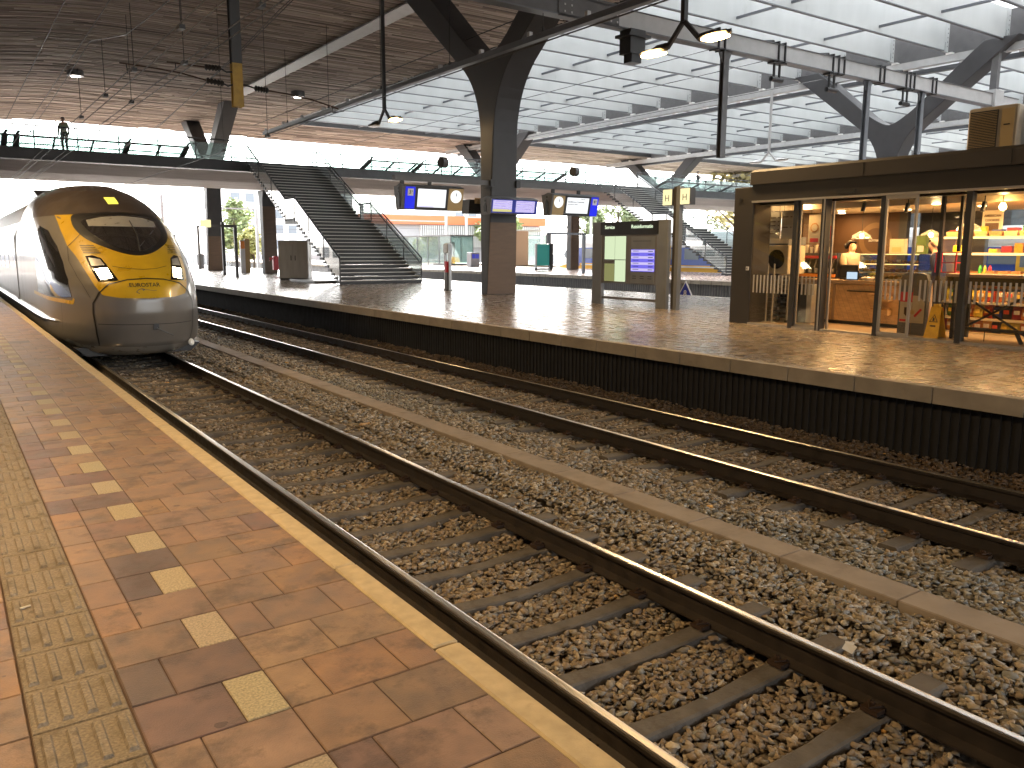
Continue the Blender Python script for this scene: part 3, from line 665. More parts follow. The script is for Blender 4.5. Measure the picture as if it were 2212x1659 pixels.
wires('overhead_line', 'high thin wires looping down at the far left over the near track', [[(3.3, 3, 6.9), (3.3, 20, 6.43), (3.3, 36, 6.24), (3.3, 70, 6.2)], [(2.4, 3, 6.3), (2.4, 40, 5.9)]], [])
wires('overhead_line', 'pair of wires above the second track crossing behind the yellow mast tip', [[(7.67, 3, 9.2), (7.67, 20.4, 7.53), (7.67, 25, 7.09), (7.67, 34.8, 6.41), (7.67, 60, 6.0)], [(8.3, 3, 4.85), (8.3, 50, 4.8)], [(7.9, 3, 9.1), (7.9, 22, 7.7), (7.9, 26, 7.3), (7.9, 36, 6.5), (7.9, 60, 6.1)]], [((8.3, y, 9.5), (8.3, y, 4.8)) for y in (24.5, 29)])
# ================================================================ bridge
br = thing('footbridge', (15, 48, 6), 'long footbridge of concrete and dark steel crossing all tracks with glass railings', 'bridge')
def bput(b, nm, **k): o = b.build(nm, br, **k); o.matrix_parent_inverse = Matrix.Translation((-15, -48, -6)); return o
b = MB(); b.prism([(47.6, 5.88), (47.6, 6.36), (57, 6.36), (57, 5.88), (55.5, 5.45), (49.6, 5.45)], 'x', -12, 75, 'bridge_concrete'); bput(b, 'deck')
b = MB(); b.box(-12, 75, 47.45, 47.6, 5.84, 6.42, 'steel_mid'); b.box(-12, 75, 57.0, 57.15, 5.84, 6.42, 'steel_mid'); b.box(-12, 75, 46.95, 47.45, 5.84, 5.9, 'steel_mid'); bput(b, 'edge_beam')
b = MB(); b.box(-12, 75, 47.6, 57, 6.36, 6.46, 'steel_mid'); bput(b, 'walking_surface')
def railrun(x0, x1, y, nm='railing'):
    b = MB(); b.bar((x0, y, 7.62), (x1, y, 7.62), .08, .07, 'steel_mid')
    x = x0
    while x <= x1+.01:
        b.box(x-.03, x+.03, y-.02, y+.02, 6.4, 7.5, 'steel_mid'); b.bar((x, y, 7.48), (x-.13, y, 7.6), .025, .025, 'steel_mid'); b.bar((x, y, 7.48), (x+.13, y, 7.6), .025, .025, 'steel_mid'); b.box(x-.16, x+.16, y-.02, y+.02, 7.28, 7.32, 'steel_mid'); b.box(x-.14, x-.1, y-.03, y+.03, 7.25, 7.35, 'steel_dark'); b.box(x+.1, x+.14, y-.03, y+.03, 7.25, 7.35, 'steel_dark'); x += 1.94
    bput(b, nm)
    b = MB(); b.box(x0, x1, y-.008, y+.008, 6.44, 7.42, 'glass_green'); bput(b, 'glass_pane')
railrun(-11, 14.7, 48.3); railrun(19.0, 41.3, 48.3); railrun(45.6, 75, 48.3); railrun(-11, 75, 56.8)
def frames(xs, big):
    # outward-leaning glazed frames: bottom at y 47.95, z 6.42; top at y 46.55, z 6.9
    b = MB(); bt, tp = (48.0, 6.4), (46.55, 6.88)
    b.bar((xs[0], tp[0], tp[1]), (xs[-1], tp[0], tp[1]), .09, .09, 'steel_mid'); b.bar((xs[0], bt[0], bt[1]), (xs[-1], bt[0], bt[1]), .12, .14, 'steel_dark')
    for i, x in enumerate(xs):
        wv = .26 if i in big else .07; b.bar((x, bt[0], bt[1]), (x, tp[0]-.05, tp[1]+.02), wv, .1, 'steel_mid')
        if i in big: b.bar((x, tp[0], tp[1]+.05), (x+.1, tp[0]-.2, tp[1]+.2), .12, .05, 'steel_mid')
    bput(b, 'wind_screen_frame')
    b = MB()
    b.quad((xs[0], bt[0], bt[1]), (xs[-1], bt[0], bt[1]), (xs[-1], tp[0], tp[1]), (xs[0], tp[0], tp[1]), 'glass_green'); bput(b, 'glass_pane', recalc=False)
frames([-4, -2.2, -.4, 1.4, 3.15, 3.65, 5.25, 6.95, 8.55, 10.1, 11.4], (0, 4, 5, 8, 10))
frames([22.0, 23.6, 25.15, 25.5, 27.0, 28.5, 30.0, 31.6, 33.3, 35.2, 37.0], (0, 3, 7, 10))
frames([47.0, 49, 50.8, 52.6, 54.5, 56.3, 58, 60, 62, 64], (0, 4, 8))
b = MB()
for k, sx in enumerate((21.9, 25.2, 29.9)):
    b.tube([(sx, 47.0, 6.95), (sx-.1, 46.8, 7.35)], .03, 'steel_dark', 6)
bput(b, 'bracket')
# round-headed piers that carry the bridge
for x, lab in ((17.9, 'rounded pier lit orange at its head under the stair top'), (43.4, 'rounded pier under the bridge on the far platform')):
    e = thing('bridge_pier', (x, 53.5, 0), lab, 'pier', 'bridge piers')
    b = MB(); b.prism([(-.28, 0), (-.28, 3.9), (-.36, 4.8), (-.6, 5.3), (.6, 5.3), (.36, 4.8), (.28, 3.9), (.28, 0)], 'x', -.42, .42, 'column'); b.build('pier_body', e, bevel=.03)
    b = MB(); b.box(-.42, .42, -.33, -.285, 0.02, 4.3, 'cladding'); b.build('cladding_panel', e)
# ================================================================ stairs
def stair(x0, x1, yb, label, grp='stairs'):
    e = thing('staircase', ((x0+x1)/2, yb, 0), label, 'stairs', grp); w = (x1-x0)/2
    def S(b, nm, **k): return b.build(nm, e, **k)
    rise = .1735; go = .318; n1 = 18; n2 = 19; land = 1.35; treads = []
    for k in range(n1+n2-1):
        y = go*k+(land-go if k >= n1 else 0); z = rise*(k+1); d = land+.06 if k == n1-1 else go+.045
        treads.append((y, z, d))
    for i, (y, z, d) in enumerate(treads):
        b = MB(); mm = 'steel_dark' if z > .01 else 'steel_dark'
        b.box(-w, w, y, y+d, z-.135, z-.028, 'steel_dark'); b.box(-w, w, y-.008, y+.07, z-.028, z, 'tread_nose'); b.box(-w+.1, w-.1, y+.07, y+d, z-.028, z-.003, 'steel_mid'); b.box(-w+.02, w-.02, y+.03, y+.045, z-rise+.0, z-.13, 'steel_dark')
        S(b, 'tread' if i != n1-1 else 'landing')
    # stringers
    b = MB()
    y1 = go*n1; z1 = rise*n1; y2 = y1-go+land; y3 = y2+go*(n2-1)+.2; z3 = rise*(n1+n2)
    for s in (-w*.55, w*.55):
        b.bar((s, .15, -.0), (s, y1, z1-.3), .1, .22, 'steel_dark'); b.bar((s, y1-.1, z1-.28), (s, y2+.1, z1-.28), .1, .2, 'steel_dark'); b.bar((s, y2, z1-.3), (s, y3, z3-.42), .1, .22, 'steel_dark')
    b.box(-w, w, y1-go+.02, y2, z1-.3, z1-.09, 'steel_dark')
    S(b, 'stringer')
    for s in (-1, 1):
        xx = s*(w-.03)
        path = [(.0, rise), (y1-go, z1), (y2, z1), (y3, z3)]
        b = MB()
        for (ya, za), (yc, zc) in zip(path[:-1], path[1:]):
            n = max(1, int(round((yc-ya)/1.7)))
            for i in range(n):
                t0, t1 = i/n, (i+1)/n; a0, a1 = ya+(yc-ya)*t0+.02, ya+(yc-ya)*t1-.02; c0, c1 = za+(zc-za)*t0, za+(zc-za)*t1
                b.v += [(xx, a0, c0-.12), (xx, a1, c1-.12), (xx, a1, c1+.92), (xx, a0, c0+.92)]; m = len(b.v); b.face((m-4, m-3, m-2, m-1), 'glass_green')
        S(b, 'glass_balustrade', recalc=False)
        b = MB(); hr = [(xx, -.05, rise+.65)]+[(xx, y, z+1.02) for y, z in path]
        b.tube([(xx, 0, .1), (xx, 0, rise+1.02)], .03, 'steel_dark', 6); b.tube([(xx, 0, rise+1.02)]+[(xx, y, z+1.02) for y, z in path[1:]], .036, 'steel_dark', 8)
        b.tube([(xx-s*.07, -.02, rise+.78)]+[(xx-s*.07, y, z+.84) for y, z in path[1:]], .026, 'steel_mid', 8)
        S(b, 'handrail')
        b = MB()
        for (ya, za), (yc, zc) in zip(path[:-1], path[1:]):
            n = max(1, int(round((yc-ya)/1.7)))
            for i in range(n+1):
                t = i/n; y, z = ya+(yc-ya)*t, za+(zc-za)*t; b = MB(); b.box(xx-.02, xx+.02, y-.018, y+.018, z-.1, z+1.02, 'steel_dark'); b.box(xx-.04-s*.03, xx+.04-s*.03, y-.03, y+.03, z+.78, z+.82, 'steel_dark'); b.box(xx-.035, xx+.035, y-.03, y+.03, z+.2, z+.23, 'steel_dark'); S(b, 'baluster')
    return e
stair(14.75, 18.95, 34.7, 'wide dark staircase with glass sides climbing from the island platform to the bridge')
stair(41.1, 45.3, 35.2, 'second staircase with glass sides, right, rising from the far platform behind the info board')
b = MB(); b.box(14.2, 16.2, 36.3, 39.6, 0, .12, 'steel_mid'); o = b.build('low_plinth', bevel=.02); tag(o, 'low dark slab under the stair flight beside the steel cabinet', 'plinth')
# train nose surface (local x = X-3.3, world Y, z)
_ZC = [-.57, -.48, -.3, 0, .3, .6, .85, 1.1, 1.42, 1.8, 2.2, 2.6, 2.85, 3.05, 3.14, 3.2]
_YC = [17.75, 17.45, 17.15, 17.0, 16.93, 16.95, 17.05, 17.3, 17.78, 18.4, 19.2, 20.25, 21.15, 22.3, 24.0, 26.0]
def Y0(z): return float(np.interp(z, _ZC, _YC))
def Wd(z):
    if z < -.2: return 1.45-(.2+z)*(.2+z)*1.1-max(0, -.2-z)*.15
    if z < 1.2: return 1.45
    t = min(1, (z-1.2)/2.02); return 1.45*max(0, 1-t**3.0)**(1/2.2)
QX = 2.3
def Ln(z): return float(np.interp(z, [-.6, 0, 1, 2, 3, 3.2], [2.9, 3.2, 3.5, 3.6, 3.6, 2.5]))
def SY(x, z):   # Y of the surface at local x, z
    s = min(1, abs(x)/max(1e-3, Wd(z))); return Y0(z)+Ln(z)*(1-math.sqrt(max(0, 1-s**QX)))
def SX(Y, z):   # half width of the surface at Y, z
    t = (Y0(z)+Ln(z)-Y)/Ln(z)
    if t <= 0: return Wd(z)
    return Wd(z)*max(0, 1-t*t)**(1/QX)
# ================================================================ high-speed train
tr = thing('high_speed_train', (3.3, 17, -.76), 'grey and yellow high-speed train arriving at the left with lit headlights', 'train')
TI = Matrix.Translation((0, -17, .76))
def tput(o): o.matrix_parent_inverse = TI; return o
def nrm(x, z, e=.01):
    p0 = Vector((x, SY(x, z), z)); px = Vector((x+e, SY(x+e, z), z)); pz = Vector((x, SY(x, z+e), z+e))
    n = (px-p0).cross(pz-p0); n.normalize()
    if n.y > 0: n = -n
    return n
def fpt(x, z, off): p = Vector((x, SY(x, z), z)); return p+nrm(x, z)*off
def catmull(poly, sub=5):
    out = []; n = len(poly)
    for i in range(n):
        p0, p1, p2, p3 = [np.array(poly[(i+k-1) % n]) for k in range(4)]
        for s in range(sub):
            t = s/sub; out.append(tuple(.5*((2*p1)+(-p0+p2)*t+(2*p0-5*p1+4*p2-p3)*t*t+(-p0+3*p1-3*p2+p3)*t**3)))
    return out
def patch(name, poly, m, off, fn=fpt, smooth=True, rings=8, parent=None, curve=True):
    q = catmull(poly) if curve else sum([[tuple(np.array(poly[i])+(np.array(poly[(i+1) % len(poly)])-np.array(poly[i]))*k/4) for k in range(4)] for i in range(len(poly))], [])
    cx, cz = np.mean(q, axis=0); b = MB(); n = len(q)
    b.v.append(tuple(fn(cx, cz, off)))
    for r in range(1, rings+1):
        t = r/rings
        for p in q: b.v.append(tuple(fn(cx+(p[0]-cx)*t, cz+(p[1]-cz)*t, off)))
    for p in q: b.v.append(tuple(fn(p[0], p[1], -.02)))
    for i in range(n): b.face((0, 1+i, 1+(i+1) % n), m)
    for r in range(rings):
        for i in range(n): j = (i+1) % n; b.face((1+r*n+i, 1+r*n+j, 1+(r+1)*n+j, 1+(r+1)*n+i), m)
    return tput(b.build(name, parent or tr, smooth=smooth))
def stroke(name, pts, w, m, off=.004, fn=fpt, sub=6, closed=False, cm=True):
    P = [np.array(p) for p in pts]; out = []
    for a, c in zip(P, P[1:]+([P[0]] if closed else [])):
        for k in range(sub): out.append(a+(c-a)*k/sub)
    if not closed: out.append(P[-1])
    b = MB()
    for i, p in enumerate(out):
        d = (out[(i+1) % len(out)] if closed or i < len(out)-1 else out[i])-(out[i-1] if closed or i > 0 else out[i]); d = d/(np.linalg.norm(d)+1e-9); n = np.array((-d[1], d[0]))*w/2
        b.v.append(tuple(fn(*(p+n), off))); b.v.append(tuple(fn(*(p-n), off)))
    N = len(out)
    for i in range(N if closed else N-1): j = (i+1) % N; b.face((2*i, 2*i+1, 2*j+1, 2*j), m)
    return tput(b.build(name, tr, recalc=False))
# nose body
b = MB(); zs = sorted(set(list(np.linspace(-.57, 1.2, 34))+list(np.linspace(1.2, 2.26, 20))+list(np.linspace(2.26, 3.0, 18))+list(np.linspace(3.0, 3.2, 10)))); tt = [math.sin(t) for t in np.linspace(-math.pi/2, math.pi/2, 81)]
rows = []
for z in zs:
    W_ = Wd(z); r = []
    r.append((-W_, 26.0, z))
    for s in tt:
        x = s*W_; r.append((x, min(26.0, SY(x*.99999, z)), z))
    r.append((W_, 26.0, z)); rows.append(r)
nc = len(rows[0])
for r in rows: b.v += r
for i in range(len(rows)-1):
    zm = (zs[i]+zs[i+1])/2
    for j in range(nc-1):
        m = 'train_roof' if zm > 2.26 else ('train_silver' if zm > -.33 else 'train_grey')
        b.face((i*nc+j, i*nc+j+1, (i+1)*nc+j+1, (i+1)*nc+j), m)
b.face([j for j in range(nc)], 'train_dark')
tput(b.build('nose_body', tr, smooth=True))
# coaches
b = MB(); prof = []
for z in list(np.linspace(-.35, 1.2, 6))+list(np.linspace(1.4, 3.2, 16)): prof.append((Wd(z), z))
def coach(y0, y1):
    b = MB(); P = [(-p[0], p[1]) for p in prof][::-1]+prof
    P = [(-p[0], p[1]) for p in prof]+[(p[0], p[1]) for p in prof[::-1]]; n = len(P)
    for y in (y0, y1):
        for p in P: b.v.append((p[0], y, p[1]))
    for i in range(n-1):
        zm = (P[i][1]+P[i+1][1])/2; b.face((i, i+1, n+i+1, n+i), 'train_roof' if zm > 2.75 else ('steel_light' if zm > 2.3 else 'train_silver'))  # pale band below the roof has the sky reflection put into its colour
    b.face(range(n), 'train_dark'); b.face(range(2*n-1, n-1, -1), 'train_dark'); b.face((0, n, 2*n-1, n-1), 'train_dark')
    o = tput(b.build('coach_body', tr, smooth=True))
coach(26.02, 50.0); coach(50.6, 74); coach(74.6, 98); coach(98.6, 122)
b = MB()
for s in (-1, 1):
    for y in list(np.arange(30.2, 49, 2.0))+list(np.arange(52.2, 73, 2.0))+list(np.arange(76, 97, 2)):
        b = MB(); b.box(s*1.447, s*1.456, y, y+1.35, .95, 1.72, 'train_glass'); tput(b.build('side_window', tr))
b = MB(); b.box(-1.458, -1.452, 27.2, 28.1, .1, 2.1, 'train_dark'); b.box(-1.466, -1.459, 27.22, 28.08, .12, 2.08, 'train_silver'); b.box(-1.472, -1.467, 27.45, 27.85, 1.05, 1.75, 'train_glass'); tput(b.build('door', tr))
b = MB(); b.tube([(-1.20, 18.4, .1), (-1.38, 19.2, .08), (-1.47, 20.4, .06), (-1.485, 22, .05), (-1.485, 50, .05)], [.02, .035, .042, .042, .042], 'train_grey', 8); tput(b.build('sill_highlight', tr))  # pale tube put in for the bright reflection along the lower body edge
b = MB(); b.box(-1.25, 1.25, 19.4, 50, -.72, -.34, 'train_dark'); b.box(-1.25, 1.25, 50.6, 122, -.72, -.34, 'train_dark')
for y in (21.5, 24.5, 46, 49, 53, 56): 
    for s in (-.75, .75): b.tube([(s-.06, y, -.32), (s+.06, y, -.32)], .44, 'steel_dark', 20)
tput(b.build('underframe', tr))
b = MB(); b.prism([(-1.2, -.42), (1.2, -.42), (1.0, -.6), (-1.0, -.6)], 'y', 18.2, 19.4, 'train_dark'); tput(b.build('underframe', tr))
# paint and glazing
yel = [(-1.09, 2.27), (-.99, 2.262), (-.8, 2.262), (0, 2.262), (.8, 2.262), (.99, 2.262), (1.09, 2.27), (1.10, 1.95), (1.08, 1.6), (1.0, 1.38), (.93, 1.1), (.84, .82), (.75, .66), (.5, .615), (0, .6), (-.5, .615), (-.75, .66), (-.84, .82), (-.93, 1.1), (-1.0, 1.38), (-1.08, 1.6), (-1.10, 1.95)]
patch('nose_paint', yel, 'train_yellow', .004, curve=False, rings=14)
ws = [(-.83, 2.25), (-.5, 2.285), (0, 2.31), (.5, 2.285), (.83, 2.25), (.9, 2.05), (.86, 1.86), (.74, 1.7), (.5, 1.555), (.25, 1.45), (0, 1.41), (-.25, 1.45), (-.5, 1.555), (-.74, 1.7), (-.86, 1.86), (-.9, 2.05)]
patch('windscreen_surround', ws, 'black', .010, rings=12)
gi = [(-.72, 2.13), (-.42, 2.21), (0, 2.245), (.42, 2.21), (.7, 2.13), (.7, 1.95), (.6, 1.77), (.38, 1.59), (0, 1.475), (-.38, 1.59), (-.6, 1.77), (-.72, 1.95)]
patch('windscreen', gi, 'train_glass', .016, rings=10)
bl = [(-.66, 2.12), (-.4, 2.185), (0, 2.215), (.4, 2.185), (.64, 2.11), (.62, 1.99), (.3, 1.985), (0, 1.985), (-.3, 1.985), (-.66, 1.99)]
patch('cab_blind', bl, 'train_grey', .019, rings=6, curve=False)
b = MB(); b.tube([fpt(.05, 1.47, .03), fpt(.12, 1.8, .03), fpt(.1, 2.1, .03)], .012, 'black', 6); b.tube([fpt(.07, 1.55, .035), fpt(.5, 1.9, .035)], .008, 'black', 6); tput(b.build('wiper', tr))
for s in (-1, 1):
    hl = [(s*.87, 1.39), (s*.76, 1.41), (s*.64, 1.35), (s*.58, 1.2), (s*.47, .94), (s*.6, .925), (s*.78, .91), (s*.84, 1.13)]
    h = patch('headlight', hl, 'black_gloss', .010, rings=5, curve=False)
    q = [(s*.79, 1.14), (s*.6, 1.17), (s*.55, .99), (s*.73, .95)]
    o = patch('lamp_lens', q, 'headlight', .016, rings=3, curve=False, parent=h); o.matrix_parent_inverse = Matrix()
    q = [(s*.83, 1.36), (s*.66, 1.33), (s*.62, 1.22), (s*.82, 1.2)]
    o = patch('reflector', q, 'train_grey', .016, rings=3, curve=False, parent=h); o.matrix_parent_inverse = Matrix()
    for k in range(5):
        z = 1.6-k*.036; x0 = .9-k*.004; x1 = .69-k*.018
        stroke('vent_slot', [(s*x0, z), (s*x1, z-.004)], .014, 'black', .012)
hatch = [(-.64, .87), (-.33, .95), (0, .972), (.33, .95), (.64, .87), (.84, .7), (.93, .5), (.93, .3), (.90, -.1), (.83, -.33)]
stroke('hatch_seam', hatch, .022, 'black', .008); stroke('hatch_seam', [(-.83, -.33), (-.87, -.1), (-.91, .3), (-.9, .5), (-.8, .7), (-.64, .87)], .022, 'black', .008)
stroke('hatch_seam', [(-.85, .105), (0, .1), (.88, .09)], .012, 'black', .006)
stroke('crease_line', [(-.51, 1.2), (-.25, 1.155), (0, 1.14), (.25, 1.155), (.47, 1.2)], .009, 'train_dark', .008)
stroke('panel_seam', [(-1.08, 1.58), (-.98, 1.68), (-.84, 1.83)], .008, 'train_dark', .008); stroke('panel_seam', [(-.93, .6), (-1.06, 1.0), (-1.12, 1.3), (-1.08, 1.57)], .006, 'train_dark', .008)
patch('destination_panel', [(-.13, 2.665), (.09, 2.672), (.09, 2.52), (-.12, 2.507)], 'dest_light', .012, curve=False, rings=3)
# side glazing (parametrised by Y and z on the left side)
def spt(Y, z, off): return Vector((-SX(Y, z)-off, Y-off*.3, z))
def spt_r(Y, z, off): return Vector((SX(Y, z)+off, Y-off*.3, z))
sw = [(21.35, 2.05), (20.5, 1.93), (19.6, 1.6), (19.0, 1.28), (18.5, .93), (18.25, .6), (18.6, .575), (19.4, .57), (20.5, .57), (21.6, .56), (21.7, 1.1), (21.6, 1.7)]
for fn in (spt, spt_r):
    patch('side_glazing', sw, 'train_glass', .008, fn=fn, curve=False, rings=10)
    stroke('side_stripe', [(22.7, .52), (21, .515), (19.8, .51), (18.9, .505), (18.2, .49), (18.16, .57)], .075, 'train_yellow', .005, fn=fn)
    stroke('panel_seam', [(25.6, .1), (25.6, 1.2), (25.6, 2.0), (25.5, 2.6)], .03, 'train_dark', .006, fn=fn)
    stroke('panel_seam', [(24.9, .1), (24.9, 1.2), (24.85, 2.0), (24.7, 2.5)], .02, 'train_dark', .006, fn=fn)
    stroke('panel_seam', [(18.75, .45), (18.75, .2), (18.8, -.1)], .01, 'train_dark', .006, fn=fn)
# side window inside the glazing (a cab door window)
b = MB(); b.box(.04, .135, 16.95, 17.02, -.01, .105, 'black'); b.tube([(.09, 16.95, .02), (.2, 16.86, -.04), (.37, 16.85, -.12)], .014, 'steel_grey', 6); tput(b.build('tow_hook_cover', tr))
b = MB(); b.lathe(0, 0, [(.0, -.02), (.06, 0), (.075, .03), (.05, .06)], 'white_paint', 12); o = b.build('marker_lamp', tr); o.location = (.86, 17.62, -.36); o.rotation_euler = (R(80), 0, R(30)); o.matrix_parent_inverse = TI
b = MB(); b.tube([(1.40, 19.1, .12), (1.55, 19.0, .02), (1.42, 19.0, -.1)], .012, 'steel_grey', 6); tput(b.build('step_bracket', tr))
stroke('skirt_trim', [(-1.28, -.28), (-1.1, -.36), (-.9, -.4), (-.78, -.42)], .06, 'train_grey', .01)
# pantograph housing
b = MB(); b.prism([(30, 3.14), (31.5, 3.45), (33.5, 3.5), (35, 3.18)], 'x', -.5, .5, 'train_roof'); tput(b.build('roof_fairing', tr, bevel=.05))
o = text('lettering', 'EUROSTAR', .098, 'train_dark', (0, 0, 0), (0, 0, 0), ext=.001, bold=.001)
for v in o.data.vertices:
    p = fpt(-.05+v.co.x*1.12, .848+v.co.y, .009+v.co.z); v.co = p
o.parent = tr; o.matrix_parent_inverse = TI
stroke('logo_mark', [(-.16, .69), (-.215, .72), (-.17, .765), (-.11, .785), (-.06, .765), (-.10, .745)], .012, 'steel_mid', .009); stroke('logo_mark', [(-.12, .765), (-.02, .762), (.09, .742), (.15, .748)], .008, 'steel_mid', .009)
# ================================================================ platform furniture
def lamp_head(e, sgn, lit=True, m='lamp_warm', lm='steel_dark', dy=.0):
    # slim leaf-shaped luminaire pointing along +-Y
    y0 = sgn*.45; y1 = sgn*1.3
    b = MB(); prof = [(0, .05), (.12, .12), (.35, .19), (.6, .19), (.8, .1), (.86, .02)]
    n = len(prof)
    for t, wd in prof: b.v += [(-wd, y0+sgn*t, -.42), (0, y0+sgn*t, -.42+.09+(.03 if t < .6 else -.04)), (wd, y0+sgn*t, -.42), (0, y0+sgn*t, -.47)]
    for k in range(n-1):
        for i in range(4): j = (i+1) % 4; b.face((k*4+i, k*4+j, (k+1)*4+j, (k+1)*4+i), lm)
    b.face((0, 1, 2, 3), lm); b.face([(n-1)*4+i for i in range(4)][::-1], lm)
    h = b.build('lamp_head', e, smooth=False)
    b = MB(); b.prism([(-.14, y0+sgn*.18), (.14, y0+sgn*.18), (.16, y0+sgn*.5), (.1, y0+sgn*.74), (-.1, y0+sgn*.74), (-.16, y0+sgn*.5)], 'z', -.495, -.455, m)
    o = b.build('lens', h)
    return h
def twin_lamp(x, y, zf, label, lit=(1, 1), power=90, m='steel_dark', ztop=None):
    e = thing('twin_pendant_lamp', (x, y, zf), label, 'lamp', 'twin pendant lamps')
    b = MB(); zt = (ztop or ceil_z(x))-zf; b.box(-.055, .055, -.055, .055, .02, zt, m); b.build('pole', e)
    for s, L in ((1, lit[0]), (-1, lit[1])):
        b = MB(); b.bar((0, 0, .05), (0, s*.47, -.42), .07, .09, m); b.build('arm', e)
        lamp_head(e, s, L, 'lamp_warm' if L else 'ceramic', m)
        if L and power: area('lamp_light', (0, s*.85, -.52), .3, power, (1, .69, .35), e)
    return e
twin_lamp(13.55, 13.05, 6.35, 'twin pendant lamp with two glowing orange heads at the top right', (1, 1), 25)
twin_lamp(14.2, 28.75, 6.7, 'twin pendant lamp hanging left of the big Y-shaped column with one head lit', (0, 1), 13)
twin_lamp(38.5, 30.3, 6.95, 'pale twin pendant lamp over the far platform, under the fins right of the mast', (0, 0), 0, 'steel_light', 11.1)
twin_lamp(-1.6, 5.2, 6.3, 'twin pendant lamp above the near platform', (1, 1), 27)
twin_lamp(-1.6, 20.5, 6.3, 'twin pendant lamp farther along the near platform', (1, 1), 34)
twin_lamp(13.8, -2.4, 6.3, 'twin pendant lamp above the island platform behind the shop', (1, 1), 14)
# sign beam on the column with the hanging displays
e = thing('sign_beam', (16.35, 24.05, 3.8), 'dark horizontal beam crossing the nearest column and carrying the hanging displays', 'beam')
b = MB(); b.box(-4.2, -.55, -.09, .09, -.06, .1, 'steel_mid'); b.box(.55, 4.9, -.09, .09, -.06, .1, 'steel_mid'); b.box(-.62, -.45, -.2, .3, -.1, .14, 'steel_dark'); b.box(.45, .62, -.2, .3, -.1, .14, 'steel_dark'); b.build('beam', e)
for x in (-3.9, -2.9, 2.2, 3.4):
    b = MB(); b.box(x-.05, x+.05, -.05, .05, -.24, -.06, 'steel_dark'); b.build('hanger', e)
def display(x, y, z, L, H, label, items, grp='hanging platform displays', front='steel_dark', lean=.14):
    e = thing('hanging_display', (x, y, z), label, 'display', grp)
    b = MB(); prof = [(-.30, 0), (.30, 0), (.30-lean, -H), (-.30+lean, -H)]
    b.prism(prof, 'x', 0, L, 'steel_mid', 'steel_mid'); b.prism([(-.34, .0), (0, .09), (.34, 0)], 'x', -.02, L+.02, 'steel_grey'); b.build('casing', e)
    b = MB(); b.prism([(-.33, .02), (.33, .02), (.33-lean*.9, -H-.03), (-.33+lean*.9, -H-.03)], 'x', -.06, 0, 'steel_mid'); b.prism([(-.09, -.25), (0, -.14), (.09, -.25), (.07, -H+.05), (-.07, -H+.05)], 'x', -.075, -.058, 'black'); b.disc((-.07, 0, -.07), .04, (1, 0, 0), 'black'); b.build('end_cap', e)
    th = math.atan2(lean, H)
    for (nm, x0, x1, z0, z1, m, off) in items:
        b = MB()
        def fp(xx, zz, o): return (xx, -.30+lean*(-zz/H)-o, zz)
        b.v += [fp(x0, z0, off), fp(x1, z0, off), fp(x1, z1, off), fp(x0, z1, off), fp(x0, z0, -.01), fp(x1, z0, -.01), fp(x1, z1, -.01), fp(x0, z1, -.01)]
        for q in ((0, 1, 2, 3), (0, 1, 5, 4), (1, 2, 6, 5), (2, 3, 7, 6), (3, 0, 4, 7)): b.face(q, m)
        b.build(nm, e)
    return e, (lambda xx, zz, o: (xx, -.30+lean*(-zz/H)-o, zz)), th
def clock(e, fp, x, z, r, hands):
    b = MB(); p = fp(x, z, .02); b.disc(p, r, (0, -1, -.19), 'screen_white', 28, .03); o = b.build('clock_face', e)
    b = MB()
    for a, L in hands: b.bar((p[0], p[1]-.035, p[2]), (p[0]+math.sin(a)*L, p[1]-.035-.1*math.cos(a)*L, p[2]+math.cos(a)*L), .012, .006, 'black', (0, 1, 0))
    b.build('clock_hand', o)
e, fp, th = display(12.38, 24.05, 3.56, 2.2, .72, 'hanging display with blue 3 panel, white screen and clock, left of the column', [('number_panel', .05, .4, -.02, -.70, 'blue_sign', .008), ('screen_frame', .42, 1.62, -.02, -.70, 'steel_dark', .008), ('screen', .5, 1.54, -.07, -.64, 'screen_white', .014), ('clock_panel', 1.64, 2.2, -.02, -.72, 'tan', .01), ('number_plate', .13, .33, -.08, -.30, 'white_paint', .014)])
clock(e, fp, 1.92, -.27, .205, ((.12, .09), (-.2, .15)))
text('numeral', '3', .17, 'black', fp(.21, -.19, .02), (R(90)+th, 0, 0), e); text('numeral', 'a', .08, 'black', fp(.285, -.15, .02), (R(90)+th, 0, 0), e)
b = MB(); b.box(.5, 1.1, -.205, -.2, -.635, -.61, 'screen_lilac'); b.build('ticker', e)
e, fp, th = display(18.35, 24.05, 3.52, 2.15, .70, 'hanging display with clock, white screen and blue 4 panel, right of the column', [('clock_panel', .0, .55, -.02, -.70, 'tan', .01), ('screen_frame', .57, 1.78, -.02, -.69, 'steel_dark', .008), ('screen', .66, 1.68, -.07, -.62, 'screen_white', .014), ('number_panel', 1.8, 2.15, -.02, -.70, 'blue_sign', .008), ('number_plate', 1.87, 2.08, -.08, -.30, 'white_paint', .014)])
clock(e, fp, .27, -.25, .2, ((.12, .09), (-.2, .15)))
text('numeral', '4', .17, 'black', fp(1.95, -.19, .02), (R(90)+th, 0, 0), e); text('numeral', 'a', .08, 'black', fp(2.03, -.15, .02), (R(90)+th, 0, 0), e)
text('lettering', 'Eindhoven Centraal', .095, 'steel_dark', fp(.7, -.22, .02), (R(90)+th, 0, 0), e, align='LEFT'); text('lettering', 'Intercity', .06, 'steel_dark', fp(1.3, -.12, .02), (R(90)+th, 0, 0), e, align='LEFT'); text('lettering', 'via Breda en Tilburg', .06, 'steel_mid', fp(.7, -.31, .02), (R(90)+th, 0, 0), e, align='LEFT')
